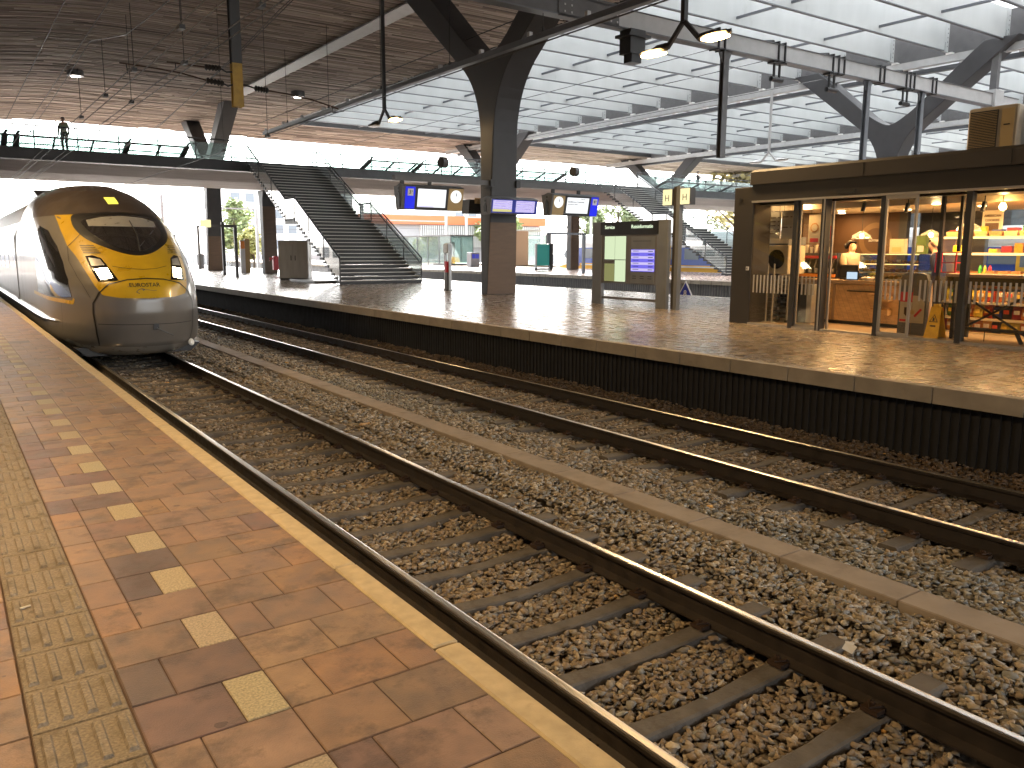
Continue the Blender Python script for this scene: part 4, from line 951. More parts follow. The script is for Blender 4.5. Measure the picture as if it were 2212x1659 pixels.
its = [('screen_frame', 0, 1.86, -.02, -.46, 'blue_flat', .006), ('screen', .07, .84, -.05, -.42, 'screen_lilac', .012), ('screen', 1.0, 1.78, -.05, -.42, 'screen_lilac', .012), ('screen_band', .07, .84, -.34, -.42, 'screen_yellow', .018)]
e, fp, th = display(15.2, 23.3, 3.24, 1.9, .48, 'wide hanging display with two lilac timetable screens on the front of the nearest column', its, lean=.08)
for sx in (.1, 1.03):
    for k in range(4):
        b = MB(); z = -.08-.075*k
        b.v += [fp(sx, z, .02), fp(sx+.5+.1*(k % 2), z, .02), fp(sx+.5+.1*(k % 2), z-.018, .02), fp(sx, z-.018, .02)]; b.face((0, 1, 2, 3), 'lilac_dim'); b.v += [fp(sx+.62, z-.02, .02), fp(sx+.7, z-.02, .02), fp(sx+.7, z-.04, .02), fp(sx+.62, z-.04, .02)]; b.face((4, 5, 6, 7), 'lilac_dim'); b.build('timetable_line', e, recalc=False)
e = thing('equipment_box', (15.65, 25.4, 3.32), 'small dark equipment box behind the lilac timetable display, left of the column', 'display')
b = MB(); b.prism([(-.3, 0), (.3, 0), (.22, -.48), (-.22, -.48)], 'x', 0, .75, 'steel_dark'); b.build('casing', e)
b = MB(); 
for k in range(4): b.box(.2+k*.09, .27+k*.09, -.34, -.31, -.14, .06, 'tan')
b.build('louvre', e)
# loudspeakers on poles
for x, y, z, lab in ((14.0, 24.2, 3.98, 'round loudspeaker above the blue 3 display'), (19.6, 24.2, 4.0, 'round loudspeaker above the clock of the blue 4 display')):
    e = thing('loudspeaker', (x, y, z), lab, 'speaker', 'round loudspeakers')
    b = MB(); b.tube([(0, 0, 0), (0, 0, .45)], .02, 'steel_dark', 6); b.build('bracket', e); b = MB(); b.tube([(-.1, -.1, .42), (.12, -.05, .42)], .17, 'steel_mid', 16); b.build('horn', e)
# info board
e = thing('info_board', (15.93, 17.1, 0), 'tall grey travel information board with Service and Reisinformatie heading', 'info board')
b = MB(); b.box(-.07, .07, 1.12, 1.53, 0, 2.36, 'steel_grey'); b.build('post', e, bevel=.015)
b = MB(); b.box(-.07, .07, -1.5, -1.12, 0, 2.36, 'steel_grey'); b.build('post', e, bevel=.015)
b = MB(); b.box(-.055, .055, -1.12, 1.12, .62, 2.34, 'steel_mid'); b.build('panel', e)
b = MB(); b.box(-.075, -.056, -1.17, 1.17, 1.99, 2.35, 'black'); b.build('header', e)
b = MB(); b.bar((0, -1.1, .2), (0, 1.1, .2), .05, .07, 'steel_mid'); b.build('foot_rail', e)
text('lettering', 'Service', .145, 'letter_glow', (-.079, .98, 2.2), FACE_MX, e, align='LEFT'); text('lettering', 'Reisinformatie', .145, 'letter_glow', (-.079, -.12, 2.2), FACE_MX, e, align='LEFT')
for (y0, y1, z0, z1, m) in ((.56, .98, 1.3, 1.95, 'panel_green'), (.1, .54, 1.3, 1.95, 'panel_green'), (.56, .98, .68, 1.18, 'panel_olive'), (.1, .54, .68, 1.28, 'panel_green')):
    b = MB(); b.box(-.066, -.056, y0, y1, z0, z1, m); b.build('poster_case', e)
b = MB(); b.box(-.066, -.056, -1.05, -.12, .66, 1.93, 'steel_grey'); b.build('notice_panel', e)
scp = MB(); scp.box(-.078, -.067, -1.05, -.14, .98, 1.58, 'screen_blue'); sc = scp.build('screen', e)
for k in range(7):
    z = 1.53-k*.083
    if k % 2 == 0: b = MB(); b.box(-.082, -.079, -1.04, -.15, z-.035, z+.035, 'screen_lilac'); b.build('screen_band', sc)
    b = MB(); b.box(-.086, -.083, -.45, -.22, z, z+.015, 'blue_flat'); b.build('timetable_line', sc); b = MB(); b.box(-.086, -.083, -1.0, -.82, z-.01, z+.01, 'blue_flat'); b.build('timetable_line', sc)
for k in range(6): b = MB(); b.box(-.07, -.067, -.95+.3*(k % 3), -.8+.3*(k % 3), .84-.06*(k//3), .86-.06*(k//3), 'black'); b.build('print', e)
b = MB(); b.box(-.07, -.067, -.9, -.2, 1.80, 1.815, 'steel_dark'); b.build('print', e)
# H sign post
e = thing('sign_post', (16.0, 15.37, 0), 'slim grey post carrying two lit yellow H signs', 'sign')
b = MB(); b.box(-.07, .07, -.1, .1, 0, 3.2, 'steel_grey'); b.box(-.075, -.065, .02, .105, 0, 3.2, 'kiosk_brown'); b.build('post', e)
for s in (1, -1):
    yc = s*.31
    b = MB(); b.box(-.1, .1, yc-.17, yc+.17, 2.72, 3.14, 'steel_dark'); hb = b.build('sign_box', e)
    b = MB(); b.box(-.112, -.1, yc-.16, yc+.16, 2.73, 3.13, 'sign_yellow'); b.build('sign_face', hb)
    text('letter', 'H', .24, 'black', (-.116, yc, 2.9), FACE_MX, hb, ext=.002, bold=-.002)
# bollard stand (help post)
e = thing('help_post', (16.2, 27.6, 0), 'stainless help post with red panel standing left of the nearest column', 'help post')
b = MB(); b.bbox(-.12, .12, -.17, .17, 1.42, 1.8, 'stainless', .04); b.build('head', e)
for s in (-1, 1): b = MB(); b.box(-.05, .05, s*.17-.03, s*.17+.03, 0, 1.43, 'stainless'); b.box(-.09, .09, s*.17-.08, s*.17+.08, 0, .02, 'steel_grey'); b.build('leg', e)
b = MB(); b.bbox(-.09, .09, -.085, .085, 0, .7, 'steel_grey', .01); b.bbox(-.14, .14, -.14, .14, 0, .04, 'steel_dark', .01); b.build('pedestal', e)
b = MB(); b.bbox(-.1, .1, -.09, .09, .7, 1.12, 'red_paint', .01); b.build('red_panel', e)
# steel cabinet
e = thing('steel_cabinet', (15.3, 41.6, 0), 'large brushed steel cabinet beside the foot of the staircase', 'cabinet', rz=R(-33))
b = MB(); b.box(-.72, .72, -.55, .62, .0, .1, 'steel_dark'); b.bbox(-.75, .75, -.58, .35, .1, 2.0, 'stainless', .02); b.build('body', e)
b = MB(); b.box(-.7, -.02, -.6, -.58, .2, 1.92, 'stainless'); b.build('door', e); b = MB(); b.box(.02, .7, -.6, -.58, .2, 1.92, 'stainless'); b.build('door', e)
b = MB(); b.box(-.12, -.09, -.63, -.6, 1.0, 1.25, 'steel_dark'); b.box(.09, .12, -.63, -.6, 1.0, 1.25, 'steel_dark'); b.build('handle', e)
# poles and frames further along
def gate(x, y, h, label, side=1, m='steel_mid', L=0.0):
    e = thing('platform_post', (x, y, 0), label, 'post')
    b = MB(); b.box(-.08, .08, -.08, .08, 0, h, m); b.box(-.25, .25, -.12, .12, 0, .02, m); b.build('post', e)
    if L: b = MB(); b.box(min(0, L), max(0, L), -.04, .04, h-.12, h, m); b.build('arm', e)
    return e
g1 = gate(13.9, 47.2, 2.9, 'dark post with crossbar nearest to the platform edge, far left', m='steel_mid', L=-1.7)
b = MB(); b.box(-1.85, -1.35, -.18, .18, 2.75, 3.15, 'sign_yellow'); b.build('lit_sign', g1)
gate(14.5, 51.8, 3.2, 'brownish post right behind the nearest far post, below the lit yellow sign', m='column')
gate(17.0, 67.5, 3.4, 'thin far post carrying a crossbar at the far left of the platform', m='steel_mid', L=3)
gate(17.3, 65.3, 3.1, 'thin far post left of the far Y-shaped column', m='steel_grey')
e = thing('ticket_pole', (17.0, 55.8, 0), 'tall orange and white panel standing between the far columns', 'panel')
b = MB(); b.box(-.3, -.0, -.1, .1, 0, 2.15, 'ns_white'); b.box(0, .32, -.12, .12, 0, 2.25, 'tan'); b.box(-.28, -.02, -.12, -.1, 1.6, 2.1, 'orange_paint'); b.build('panel', e)
e = thing('fire_extinguisher_post', (16.8, 48.4, 0), 'short post with a red extinguisher box between far column and cabinet', 'extinguisher post')
b = MB(); b.box(-.02, .2, -.1, .1, 0, 1.5, 'steel_mid'); b.build('post', e); b = MB(); b.bbox(-.42, .0, -.15, .12, .35, 1.15, 'red_paint', .03); b.box(-.12, -.04, -.17, -.15, .6, 1.0, 'white_paint'); b.build('red_box', e); b = MB(); b.tube([(-.42, 0, 1.0), (-.6, -.05, 1.05), (-.6, -.05, .9)], .05, 'red_paint', 6); b.tube([(.1, 0, 1.5), (.3, 0, 1.45)], .14, 'red_paint', 10); b.build('horn', e)
e = thing('waste_bin', (17.6, 69.5, 0), 'grey metal bin beside the far posts on the left', 'bin'); b = MB(); b.lathe(0, 0, [(.25, 0), (.28, 1.1), (.24, 1.18)], 'steel_grey', 14); b.build('bin_body', e)
e = thing('glass_shelter', (15.3, 78, 0), 'small glass shelter far down the island platform at the left', 'shelter')
b = MB(); b.box(-1.5, 1.5, -4, 4, 2.65, 2.8, 'steel_mid'); 
for x in (-1.45, 1.45):
    for y in (-3.9, -1.3, 1.3, 3.9): b.box(x-.05, x+.05, y-.05, y+.05, 0, 2.65, 'steel_mid')
b.build('frame', e); b = MB(); b.box(-1.46, -1.44, -3.9, 3.9, .1, 2.6, 'glass_shelter'); b.box(1.44, 1.46, -3.9, 3.9, .1, 2.6, 'glass_shelter'); b.build('glass_pane', e)
# triangle track sign behind the platform
e = thing('triangle_sign', (22.0, 20.6, -1.0), 'blue triangular track sign with white border and a white 8 just beyond the paving', 'sign')
b = MB(); b.box(-.03, .03, -.03, .03, 0, .9, 'steel_grey'); b.build('post', e)
b = MB(); b.prism([(.42, .85), (0, 1.5), (-.42, .85)], 'x', -.06, -.04, 'white_paint'); b.prism([(.34, .89), (0, 1.42), (-.34, .89)], 'x', -.068, -.061, 'blue_flat'); b.build('plate', e); text('numeral', '8', .3, 'white_paint', (-.072, 0, 1.04), FACE_MX, e, ext=.001, bold=.006)
# ---- far platform
def simple_post(x, y, h, label, L=0):
    e = thing('frame_post', (x, y, 0), label, 'post'); b = MB(); b.box(-.09, .09, -.09, .09, 0, h, 'steel_grey'); b.build('post', e)
    if L: b = MB(); b.box(L, .09, -.05, .05, h-.14, h, 'steel_grey'); b.box(L, L+.3, -.1, .1, h-.75, h-.1, 'steel_mid'); b.build('arm', e)
simple_post(36.6, 43.9, 2.75, 'slim grey post with long arm on the far platform left of the info board', -3.2)
e = thing('glass_totem', (41.0, 53.6, 0), 'turquoise glass display panel in a dark frame on the far platform', 'panel')
b = MB(); b.box(-1.35, -1.25, -.1, .1, 0, 2.1, 'steel_light'); b.box(-1.35, .05, -.1, .1, 0, .15, 'steel_light'); b.box(.05, .35, -.15, .15, 0, 2.15, 'steel_dark'); b.build('frame', e); b = MB(); b.box(-1.24, .04, -.04, .04, .35, 2.05, 'teal'); b.build('glass_pane', e)
e = thing('glass_shelter', (43.6, 76.5, 0), 'long pale glass waiting shelter on the far platform seen beside the staircase', 'shelter')
b = MB(); b.box(-.2, 2.8, -3, 26, 3.0, 3.12, 'steel_mid'); b.box(-.2, 2.8, -3, .5, 0, .15, 'steel_mid')
for y in np.arange(-3, 26, 2.4): b.box(-.1, -.02, y, y+.08, 0, 3, 'steel_grey'); b.box(2.6, 2.68, y, y+.08, 0, 3, 'steel_grey')
b.build('frame', e); b = MB(); b.box(-.08, -.05, -3, 26, .2, 3, 'glass_shelter'); b.box(2.6, 2.63, -3, 26, .2, 3, 'glass_shelter'); b.box(-.08, 2.6, -3.02, -3, .2, 3, 'glass_shelter'); b.build('glass_pane', e); b = MB(); b.box(.9, 1.6, -1, -.2, 0, 2.4, 'cladding'); b.box(1.2, 2, 4, 20, .4, .5, 'steel_mid'); b.build('bench', e)
e = thing('vending_box', (41.6, 66, 0), 'small grey box with blue posters on the far platform left of the column', 'cabinet'); b = MB(); b.bbox(-.55, .4, -.4, .4, 0, 1.35, 'steel_grey', .03); b.build('body', e); b = MB(); b.box(-.45, -.1, -.42, -.4, .8, 1.2, 'blue_flat'); b.box(-.05, .3, -.42, -.4, .8, 1.2, 'blue_flat'); b.build('poster', e)
e = thing('brick_hut', (52, 74, 0), 'pale yellow brick hut with glazed end beyond the far platform', 'building'); b = MB(); b.box(-2.5, 0.3, -2, 3, 0, 3.6, 'bld_brick'); b.build('wall', e); b = MB(); b.box(.3, 3, -1.8, 2.8, 0, 3.2, 'glass_shelter'); b.build('glazing', e); b = MB(); b.box(-2.6, 3.2, -2.1, 3.1, 3.6, 3.75, 'bld_white'); b.build('roof', e)
# blue and yellow train on the far track
e = thing('commuter_train', (50.2, 60, -.76), 'blue and white commuter train with yellow skirt standing beyond the far platform', 'train')
b = MB(); P = [(-1.4, .5), (-1.45, 1.2), (-1.42, 2.6), (-1.3, 3.2), (-1.0, 3.65), (-.5, 3.8), (.5, 3.8), (1.0, 3.65), (1.3, 3.2), (1.42, 2.6), (1.45, 1.2), (1.4, .5)]; st = [(-1.1, 1.0, -60), (0, 1, -59), (0, 1, -1.5)]
ns = [(-70, 1, 1, 0), (-1.2, 1, 1, 0), (-.2, .99, .97, 0), (.8, .95, .84, 0), (1.7, .88, .62, .02), (2.4, .75, .4, .05), (2.8, .6, .28, .1)]
n = len(P)
for y, kx_, kz, dz in ns:
    for p in P: b.v.append((p[0]*kx_, y, .5+(p[1]-.5)*kz+dz))
for k in range(len(ns)-1):
    for i in range(n-1):
        zm = (P[i][1]+P[i+1][1])/2
        m = 'ns_yellow' if zm < 1.0 else ('ns_blue' if zm < 2.8 else 'ns_white')
        if k >= 3: m = 'ns_white' if zm > 1 else 'ns_yellow'
        b.face((k*n+i, k*n+i+1, (k+1)*n+i+1, (k+1)*n+i), m)
b.face([(len(ns)-1)*n+i for i in range(n)], 'ns_yellow'); b.face([k*n for k in range(len(ns))]+[k*n+n-1 for k in range(len(ns)-1, -1, -1)], 'steel_dark'); b.build('body', e)
b = MB()
for y in np.arange(-68, -2.5, 2.1): b.box(-1.475, -1.45, y, y+1.5, 1.65, 2.5, 'win_dark')
b.build('window', e)
b = MB(); b.box(-1.47, -1.44, -70, -1.2, 1.02, 1.12, 'ns_white'); b.box(-1.44, -1.40, -70, -1, 2.75, 3.0, 'ns_white'); b.build('stripe', e)
for y in (-9, -12.5, -24, -27.5, -40): b = MB(); b.box(-1.49, -1.476, y, y+1.4, .75, 2.75, 'ns_yellow'); b.box(-1.5, -1.49, y+.2, y+.6, 1.5, 2.55, 'win_dark'); b.box(-1.5, -1.49, y+.8, y+1.2, 1.5, 2.55, 'win_dark'); b.build('door', e)
b = MB(); b.v += [(-1.46, -.6, 2.75), (-1.36, 1.0, 2.5), (-1.22, 1.75, 1.9), (-1.40, .9, 1.55), (-1.47, -.3, 1.6)]; b.face((0, 1, 2, 3, 4), 'win_dark'); b.build('cab_window', e, recalc=False)
b = MB(); b.v += [(-1.475, -1.0, 1.9), (-1.43, .6, 1.5), (-1.2, 2.0, .75), (-1.475, -1.0, .95)]; b.face((0, 1, 2, 3), 'ns_blue'); b.build('cab_panel', e, recalc=False)
b = MB()
for y in np.arange(-66, 0, 8): b.tube([(-1.2, y, .42), (1.2, y, .42)], .42, 'steel_dark', 14); b.tube([(-1.2, y-2, .42), (1.2, y-2, .42)], .42, 'steel_dark', 14)
b.box(-1.3, 1.3, -69, 0, .15, .5, 'steel_dark'); b.build('bogie', e)
cpy = copy_tree(e); cpy.location = (-11.6, 58, -.76); cpy['label'] = 'blue commuter train standing behind the near platform, outside the frame'; 
# ================================================================ people
from mathutils import kdtree
def person(label, loc, rz, J, Rr, colours, edges, hair=None, scale=1.0, cat='person', extra=None):
    """J: joint name -> position; Rr: radius; edges: (a,b); colours: joint -> material"""
    names = list(J); me = bpy.data.meshes.new('person'); me.from_pydata([J[k] for k in names], [(names.index(a), names.index(c)) for a, c in edges], [])
    o = bpy.data.objects.new('tmp', me); COL.objects.link(o); sk = o.modifiers.new('s', 'SKIN'); ss = o.modifiers.new('u', 'SUBSURF'); ss.levels = 2; ss.render_levels = 2
    for i, k in enumerate(names):
        v = me.skin_vertices[0].data[i]; r = Rr[k]; v.radius = r if isinstance(r, tuple) else (r, r); v.use_root = (k == 'pelvis')
    dg = bpy.context.evaluated_depsgraph_get(); me2 = bpy.data.meshes.new_from_object(o.evaluated_get(dg)); bpy.data.objects.remove(o)
    mats = sorted(set(colours.values())); me2.materials.clear()
    for m in mats: me2.materials.append(M[m])
    samples = []
    for a, c in edges:
        for t in np.linspace(0, 1, 7):
            p = Vector(J[a]).lerp(Vector(J[c]), t); samples.append((p, colours[c if t > .35 else a]))
    kd = kdtree.KDTree(len(samples))
    for i, s in enumerate(samples): kd.insert(s[0], i)
    kd.balance()
    for f in me2.polygons: f.material_index = mats.index(samples[kd.find(f.center)[1]][1]); f.use_smooth = True
    p = bpy.data.objects.new('person', me2); COL.objects.link(p); p.location = loc; p.rotation_euler = (0, 0, rz); p.scale = scale if isinstance(scale, tuple) else (scale,)*3
    tag(p, label, cat)
    if hair:
        b = MB(); hx, hy, hz = J['head']
        n0 = 0; seg = 14
        for i in range(7):
            a = math.pi/2*i/6*1.25
            for k in range(seg):
                t = 2*math.pi*k/seg; r = math.sin(a); cut = .078 if math.sin(t) > .3 else (.02 if math.sin(t) > -.15 else -.075)
                z = max(cut, math.cos(a)*.118); b.v.append((hx+.091*r*math.cos(t), hy+.108*r*math.sin(t)-.012, hz+.02+z))
        for i in range(6):
            for k in range(seg): j = (k+1) % seg; b.face((i*seg+k, i*seg+j, (i+1)*seg+j, (i+1)*seg+k), hair)
        if extra == 'bun': b.lathe(hx, hy-.13, [(.005, hz-.06), (.045, hz-.03), (.055, hz+.01), (.04, hz+.05), (.005, hz+.07)], hair, 10)
        b.build('hair', p, smooth=True)
    b = MB(); hx, hy, hz = J['head']   # face details
    for s in (-1, 1): b.box(hx+s*.034-.013, hx+s*.034+.013, hy+.083, hy+.095, hz+.008, hz+.02, 'black')
    b.box(hx-.022, hx+.022, hy+.086, hy+.094, hz-.055, hz-.047, 'red_paint'); b.build('face', p)
    return p
def fig(skin, top, legs, shoes='black', lean=0, arms='relaxed', sleeve=True):
    J = {'pelvis': (0, 0, .95), 'waist': (0, .0+lean*.1, 1.08), 'chest': (0, lean*.3, 1.3), 'neck': (0, lean*.42, 1.47), 'chin': (0, lean*.5+.02, 1.54), 'head': (0, lean*.55+.01, 1.61), 'crown': (0, lean*.58, 1.69), 'nose': (0, lean*.55+.085, 1.60)}
    Rr = {'pelvis': (.15, .11), 'waist': (.15, .115), 'chest': (.18, .13), 'neck': .052, 'chin': .06, 'head': (.078, .092), 'crown': .06, 'nose': .017}
    Cc = {'pelvis': legs, 'waist': top, 'chest': top, 'neck': skin, 'chin': skin, 'head': skin, 'crown': skin, 'nose': skin}
    E = [('pelvis', 'waist'), ('waist', 'chest'), ('chest', 'neck'), ('neck', 'chin'), ('chin', 'head'), ('head', 'crown'), ('head', 'nose')]
    for s, t in ((-1, 'l'), (1, 'r')):
        J[t+'hip'] = (s*.1, 0, .88); J[t+'knee'] = (s*.1, .02, .5); J[t+'ankle'] = (s*.1, -.02, .09); J[t+'toe'] = (s*.11, .14, .04)
        Rr[t+'hip'] = .105; Rr[t+'knee'] = .075; Rr[t+'ankle'] = .055; Rr[t+'toe'] = .04
        for k, c in (('hip', legs), ('knee', legs), ('ankle', legs), ('toe', shoes)): Cc[t+k] = c
        J[t+'shoulder'] = (s*.19, lean*.34, 1.39)
        if arms == 'forward': J[t+'elbow'] = (s*.24, .12+lean*.3, 1.14); J[t+'wrist'] = (s*.16, .36+lean*.3, 1.06); d = Vector((-.1*s, .9, -.1))
        elif arms == 'rail': J[t+'elbow'] = (s*.26, .1, 1.15); J[t+'wrist'] = (s*.2, .3, 1.08); d = Vector((0, .9, -.1))
        else: J[t+'elbow'] = (s*.25, -.02+lean*.2, 1.12); J[t+'wrist'] = (s*.25, .08+lean*.15, .88); d = Vector((0, .25, -.95))
        Rr[t+'shoulder'] = .078; Rr[t+'elbow'] = .06; Rr[t+'wrist'] = .036
        for k, c in (('shoulder', top), ('elbow', top), ('wrist', top)): Cc[t+k] = c
        w0 = Vector(J[t+'wrist']); d.normalize(); side = d.cross(Vector((0, 0, 1))).normalized() if abs(d.z) < .9 else Vector((0, 1, 0)); nn = side.cross(d)
        J[t+'palm'] = tuple(w0+d*.06); Rr[t+'palm'] = (.034, .017); Cc[t+'palm'] = skin
        E += [('pelvis', t+'hip'), (t+'hip', t+'knee'), (t+'knee', t+'ankle'), (t+'ankle', t+'toe'), ('chest', t+'shoulder'), (t+'shoulder', t+'elbow'), (t+'elbow', t+'wrist'), (t+'wrist', t+'palm')]
        for i, (o_, L) in enumerate(((-.027, .058), (-.009, .068), (.009, .064), (.027, .05))):
            a = w0+d*.09+side*o_; b_ = a+d*L*.55-nn*.006; c_ = a+d*L*.9-nn*.022
            for q, pnt, r in (('a', a, .009), ('b', b_, .0085), ('c', c_, .0075)): J['%s%d%s' % (t, i, q)] = tuple(pnt); Rr['%s%d%s' % (t, i, q)] = r; Cc['%s%d%s' % (t, i, q)] = skin
            E += [(t+'palm', '%s%da' % (t, i)), ('%s%da' % (t, i), '%s%db' % (t, i)), ('%s%db' % (t, i), '%s%dc' % (t, i))]
        a = w0+d*.045+side*(-.035*s); b_ = a+d*.04+side*(-.02*s)
        for q, pnt in (('ta', a), ('tb', b_)): J[t+q] = tuple(pnt); Rr[t+q] = .011; Cc[t+q] = skin
        E += [(t+'palm', t+'ta'), (t+'ta', t+'tb')]
    return J, Rr, Cc, E
def mkp(label, loc, rz, skin, top, legs, hair, **k):
    sc = k.pop('scale', 1); ex = k.pop('extra', None)
    J, Rr, Cc, E = fig(skin, top, legs, **k)
    return person(label, loc, rz, J, Rr, Cc, E, hair, sc, extra=ex)
mkp('person in a pale yellow jacket and dark trousers leaning at the bridge railing, upper left', (5.95, 49.0, 6.46), R(150), 'skin_pale', 'pale_cloth', 'dark_cloth', 'hair_black', arms='relaxed', scale=1.02)
mkp('person in dark clothes at the bridge railing above the shop corner', (53.4, 49.2, 6.46), R(190), 'skin_pale', 'dark_cloth', 'dark_cloth', 'hair_black', arms='rail')
# ================================================================ shop
K = thing('station_shop', (14.2, 9, 0), 'brown station shop with glass front, open sliding door and warm lit interior', 'shop')
KI = Matrix.Translation((-14.2, -9, 0))
def kput(o): o.matrix_parent_inverse = KI; return o
KY0, KY1, KX0, KX1 = -.5, 11.98, 14.2, 19.0
b = MB(); b.box(14.2, 19.0, KY0, 11.98, .003, .03, 'floor_tile'); kput(b.build('floor', K))
b = MB(); b.box(14.16, 14.75, 11.46, 11.98, 0, 2.87, 'kiosk_brown'); kput(b.build('corner_pillar', K, bevel=.015))
b = MB(); b.box(14.13, 14.16, 11.50, 11.56, 1.14, 1.22, 'white_paint'); b.box(14.125, 14.13, 11.52, 11.54, 1.16, 1.2, 'black'); kput(b.build('notice', K)); b = MB(); b.disc((14.15, 11.8, 2.62), .04, (1, 0, 0), 'black'); kput(b.build('knob', K))
b = MB(); b.box(18.4, 19.0, 11.46, 11.98, 0, 2.87, 'kiosk_brown'); b.box(18.85, 19.0, 8.95, 10.45, 0, 2.6, 'steel_mid'); kput(b.build('rear_pillar', K))
b = MB(); b.bbox(14.08, 19.1, KY0, 11.56, 2.91, 3.21, 'kiosk_fascia', .05); 
kput(b.build('roof_fascia', K))
b = MB(); b.box(14.14, 19.0, KY0, 11.5, 2.87, 2.91, 'black'); kput(b.build('shadow_gap', K))
b = MB()
for y in (8.95, 6.4, 3.9): b.box(14.074, 14.08, y, y+.008, 2.92, 3.16, 'black')
kput(b.build('panel_joint', K))
b = MB(); b.box(14.12, 14.3, KY0, 11.5, 2.58, 2.87, 'kiosk_brown'); b.box(14.105, 14.12, 9.1, 9.5, 2.62, 2.7, 'black'); kput(b.build('header', K))
b = MB(); b.box(14.10, 14.2, KY0, 11.47, 2.54, 2.58, 'alu'); b.box(14.15, 14.28, KY0, 9.72, .0, .035, 'alu'); b.box(14.15, 14.28, 9.72, 11.47, 0, .04, 'alu'); kput(b.build('door_rail', K))
b = MB(); b.box(14.3, 18.9, KY0, 11.5, 2.62, 2.86, 'black'); b.box(15.3, 18.6, KY0, 11.9, 2.42, 2.6, 'kiosk_ceiling'); b.box(14.3, 14.9, KY0, 11.4, 2.5, 2.6, 'black'); b.box(16.0, 16.06, KY0, 10.5, 2.52, 2.57, 'black'); b.box(15.0, 15.04, KY0, 11, 2.54, 2.58, 'black'); kput(b.build('ceiling', K))
b = MB(); b.box(17.75, 17.85, 10.3, 11.95, 0, 2.62, 'kiosk_wall'); b.box(17.73, 17.86, 10.12, 10.3, 0, 2.6, 'steel_dark'); b.box(16.5, 17.74, 11.9, 11.96, 0, 2.6, 'kiosk_wall'); b.box(14.8, 16.5, 11.9, 11.96, 0, 1.6, 'steel_mid'); kput(b.build('back_wall', K))
b = MB(); n = len(b.v); N = 40   # ring emblem on the back wall
for r in (.33, .48):
    for i in range(N): a = 2*math.pi*i/N; b.v.append((17.742, 10.86+r*.84*math.cos(a), 1.80+r*.84*math.sin(a)))
for i in range(N): j = (i+1) % N; b.face((i, j, N+j, N+i), 'kiosk_circle')
kput(b.build('wall_ring', K, recalc=False))
kput(text('lettering', 'ROTTERDAM', .066, 'ceramic', (17.735, 10.82, 1.79), FACE_MX, K, bold=.003))
b = MB(); b.box(18.7, 18.72, 1.5, 10.45, .1, 2.6, 'glass_kiosk'); b.box(14.8, 16.5, 11.925, 11.935, 1.6, 2.6, 'glass_kiosk'); kput(b.build('rear_glass', K))
def pane(y0, y1, x=14.2, fr=True, w=.045, name='glass_panel'):
    b = MB(); b.box(x-.006, x+.006, y0, y1, .04, 2.54, 'glass_kiosk'); o = kput(b.build(name, K))
    if fr:
        b = MB(); b.box(x-.022, x+.022, y0, y0+w, .03, 2.54, 'alu'); b.box(x-.022, x+.022, y1-w, y1, .03, 2.54, 'alu'); b.box(x-.022, x+.022, y0+w, y1-w, .03, .09, 'alu'); b.box(x-.022, x+.022, y0+w, y1-w, 2.47, 2.54, 'alu'); f = b.build('frame', o)
    # row of etched safety stripes
    b = MB(); yy = y0+.1
    while yy < y1-.08: b.box(x-.009, x-.0065, yy, yy+.035, .68, 1.05, 'ceramic'); yy += .09
    b.build('safety_stripe', o)
    return o
pane(10.46, 11.46, fr=False); pane(9.84, 10.36, 14.25, w=.03); pane(7.9, 8.5, 14.15, w=.045); pane(7.03, 7.9, 14.22, fr=False); pane(5.0, 6.98, 14.22, fr=False); pane(3.2, 5.0, 14.22, fr=False); pane(-.5, 3.2, 14.22, fr=False)
b = MB(); b.box(14.14, 14.3, 10.36, 10.45, .0, 2.55, 'steel_dark'); kput(b.build('mullion', K))
b = MB(); b.box(14.12, 14.3, 9.70, 9.80, .0, 2.55, 'steel_dark'); b.box(14.10, 14.12, 9.72, 9.745, .0, 2.55, 'alu'); b.box(14.26, 14.3, 9.62, 9.66, 0, 2.5, 'alu'); kput(b.build('mullion', K))
b = MB(); b.box(14.12, 14.17, 8.5, 8.58, .0, 2.55, 'steel_dark'); kput(b.build('mullion', K))
b = MB(); b.box(14.14, 14.28, 6.98, 7.08, .0, 2.55, 'steel_dark'); kput(b.build('mullion', K))
b = MB(); b.box(14.14, 14.28, 4.95, 5.05, .0, 2.55, 'steel_dark'); kput(b.build('mullion', K))
b = MB(); b.box(14.5, 14.56, 7.62, 7.68, .0, 2.5, 'steel_dark'); b.box(14.7, 14.75, 7.4, 7.45, 1.55, 2.5, 'steel_dark'); kput(b.build('mullion', K))
# downlights
for (x, y, pw) in ((16.2, 10.75, 34), (17.2, 11.4, 26), (15.6, 9.4, 40), (16.8, 9.6, 34), (15.3, 8.2, 36), (16.6, 8.0, 34), (15.6, 6.6, 42), (17.2, 6.4, 34), (15.6, 4.6, 34), (15.2, 11.0, 12)):
    b = MB(); b.disc((x, y, 2.615 if x < 15.3 else 2.414), .07, (0, 0, 1), 'kiosk_light', 14); o = kput(b.build('downlight', K)); area('downlight_beam', (x, y, 2.59 if x < 15.3 else 2.395), .12, pw*.115, (1, .56, .2), o)
for y, z in ((8.7, 2.45), (9.6, 2.5), (8.0, 2.47), (7.3, 2.42)):
    b = MB(); b.tube([(15.23, y, 2.6), (15.23, y, z-.03)], .012, 'black', 6); b.tube([(15.23, y, z), (15.2, y+.02, z-.17)], .04, 'black', 8); kput(b.build('spotlight', K))
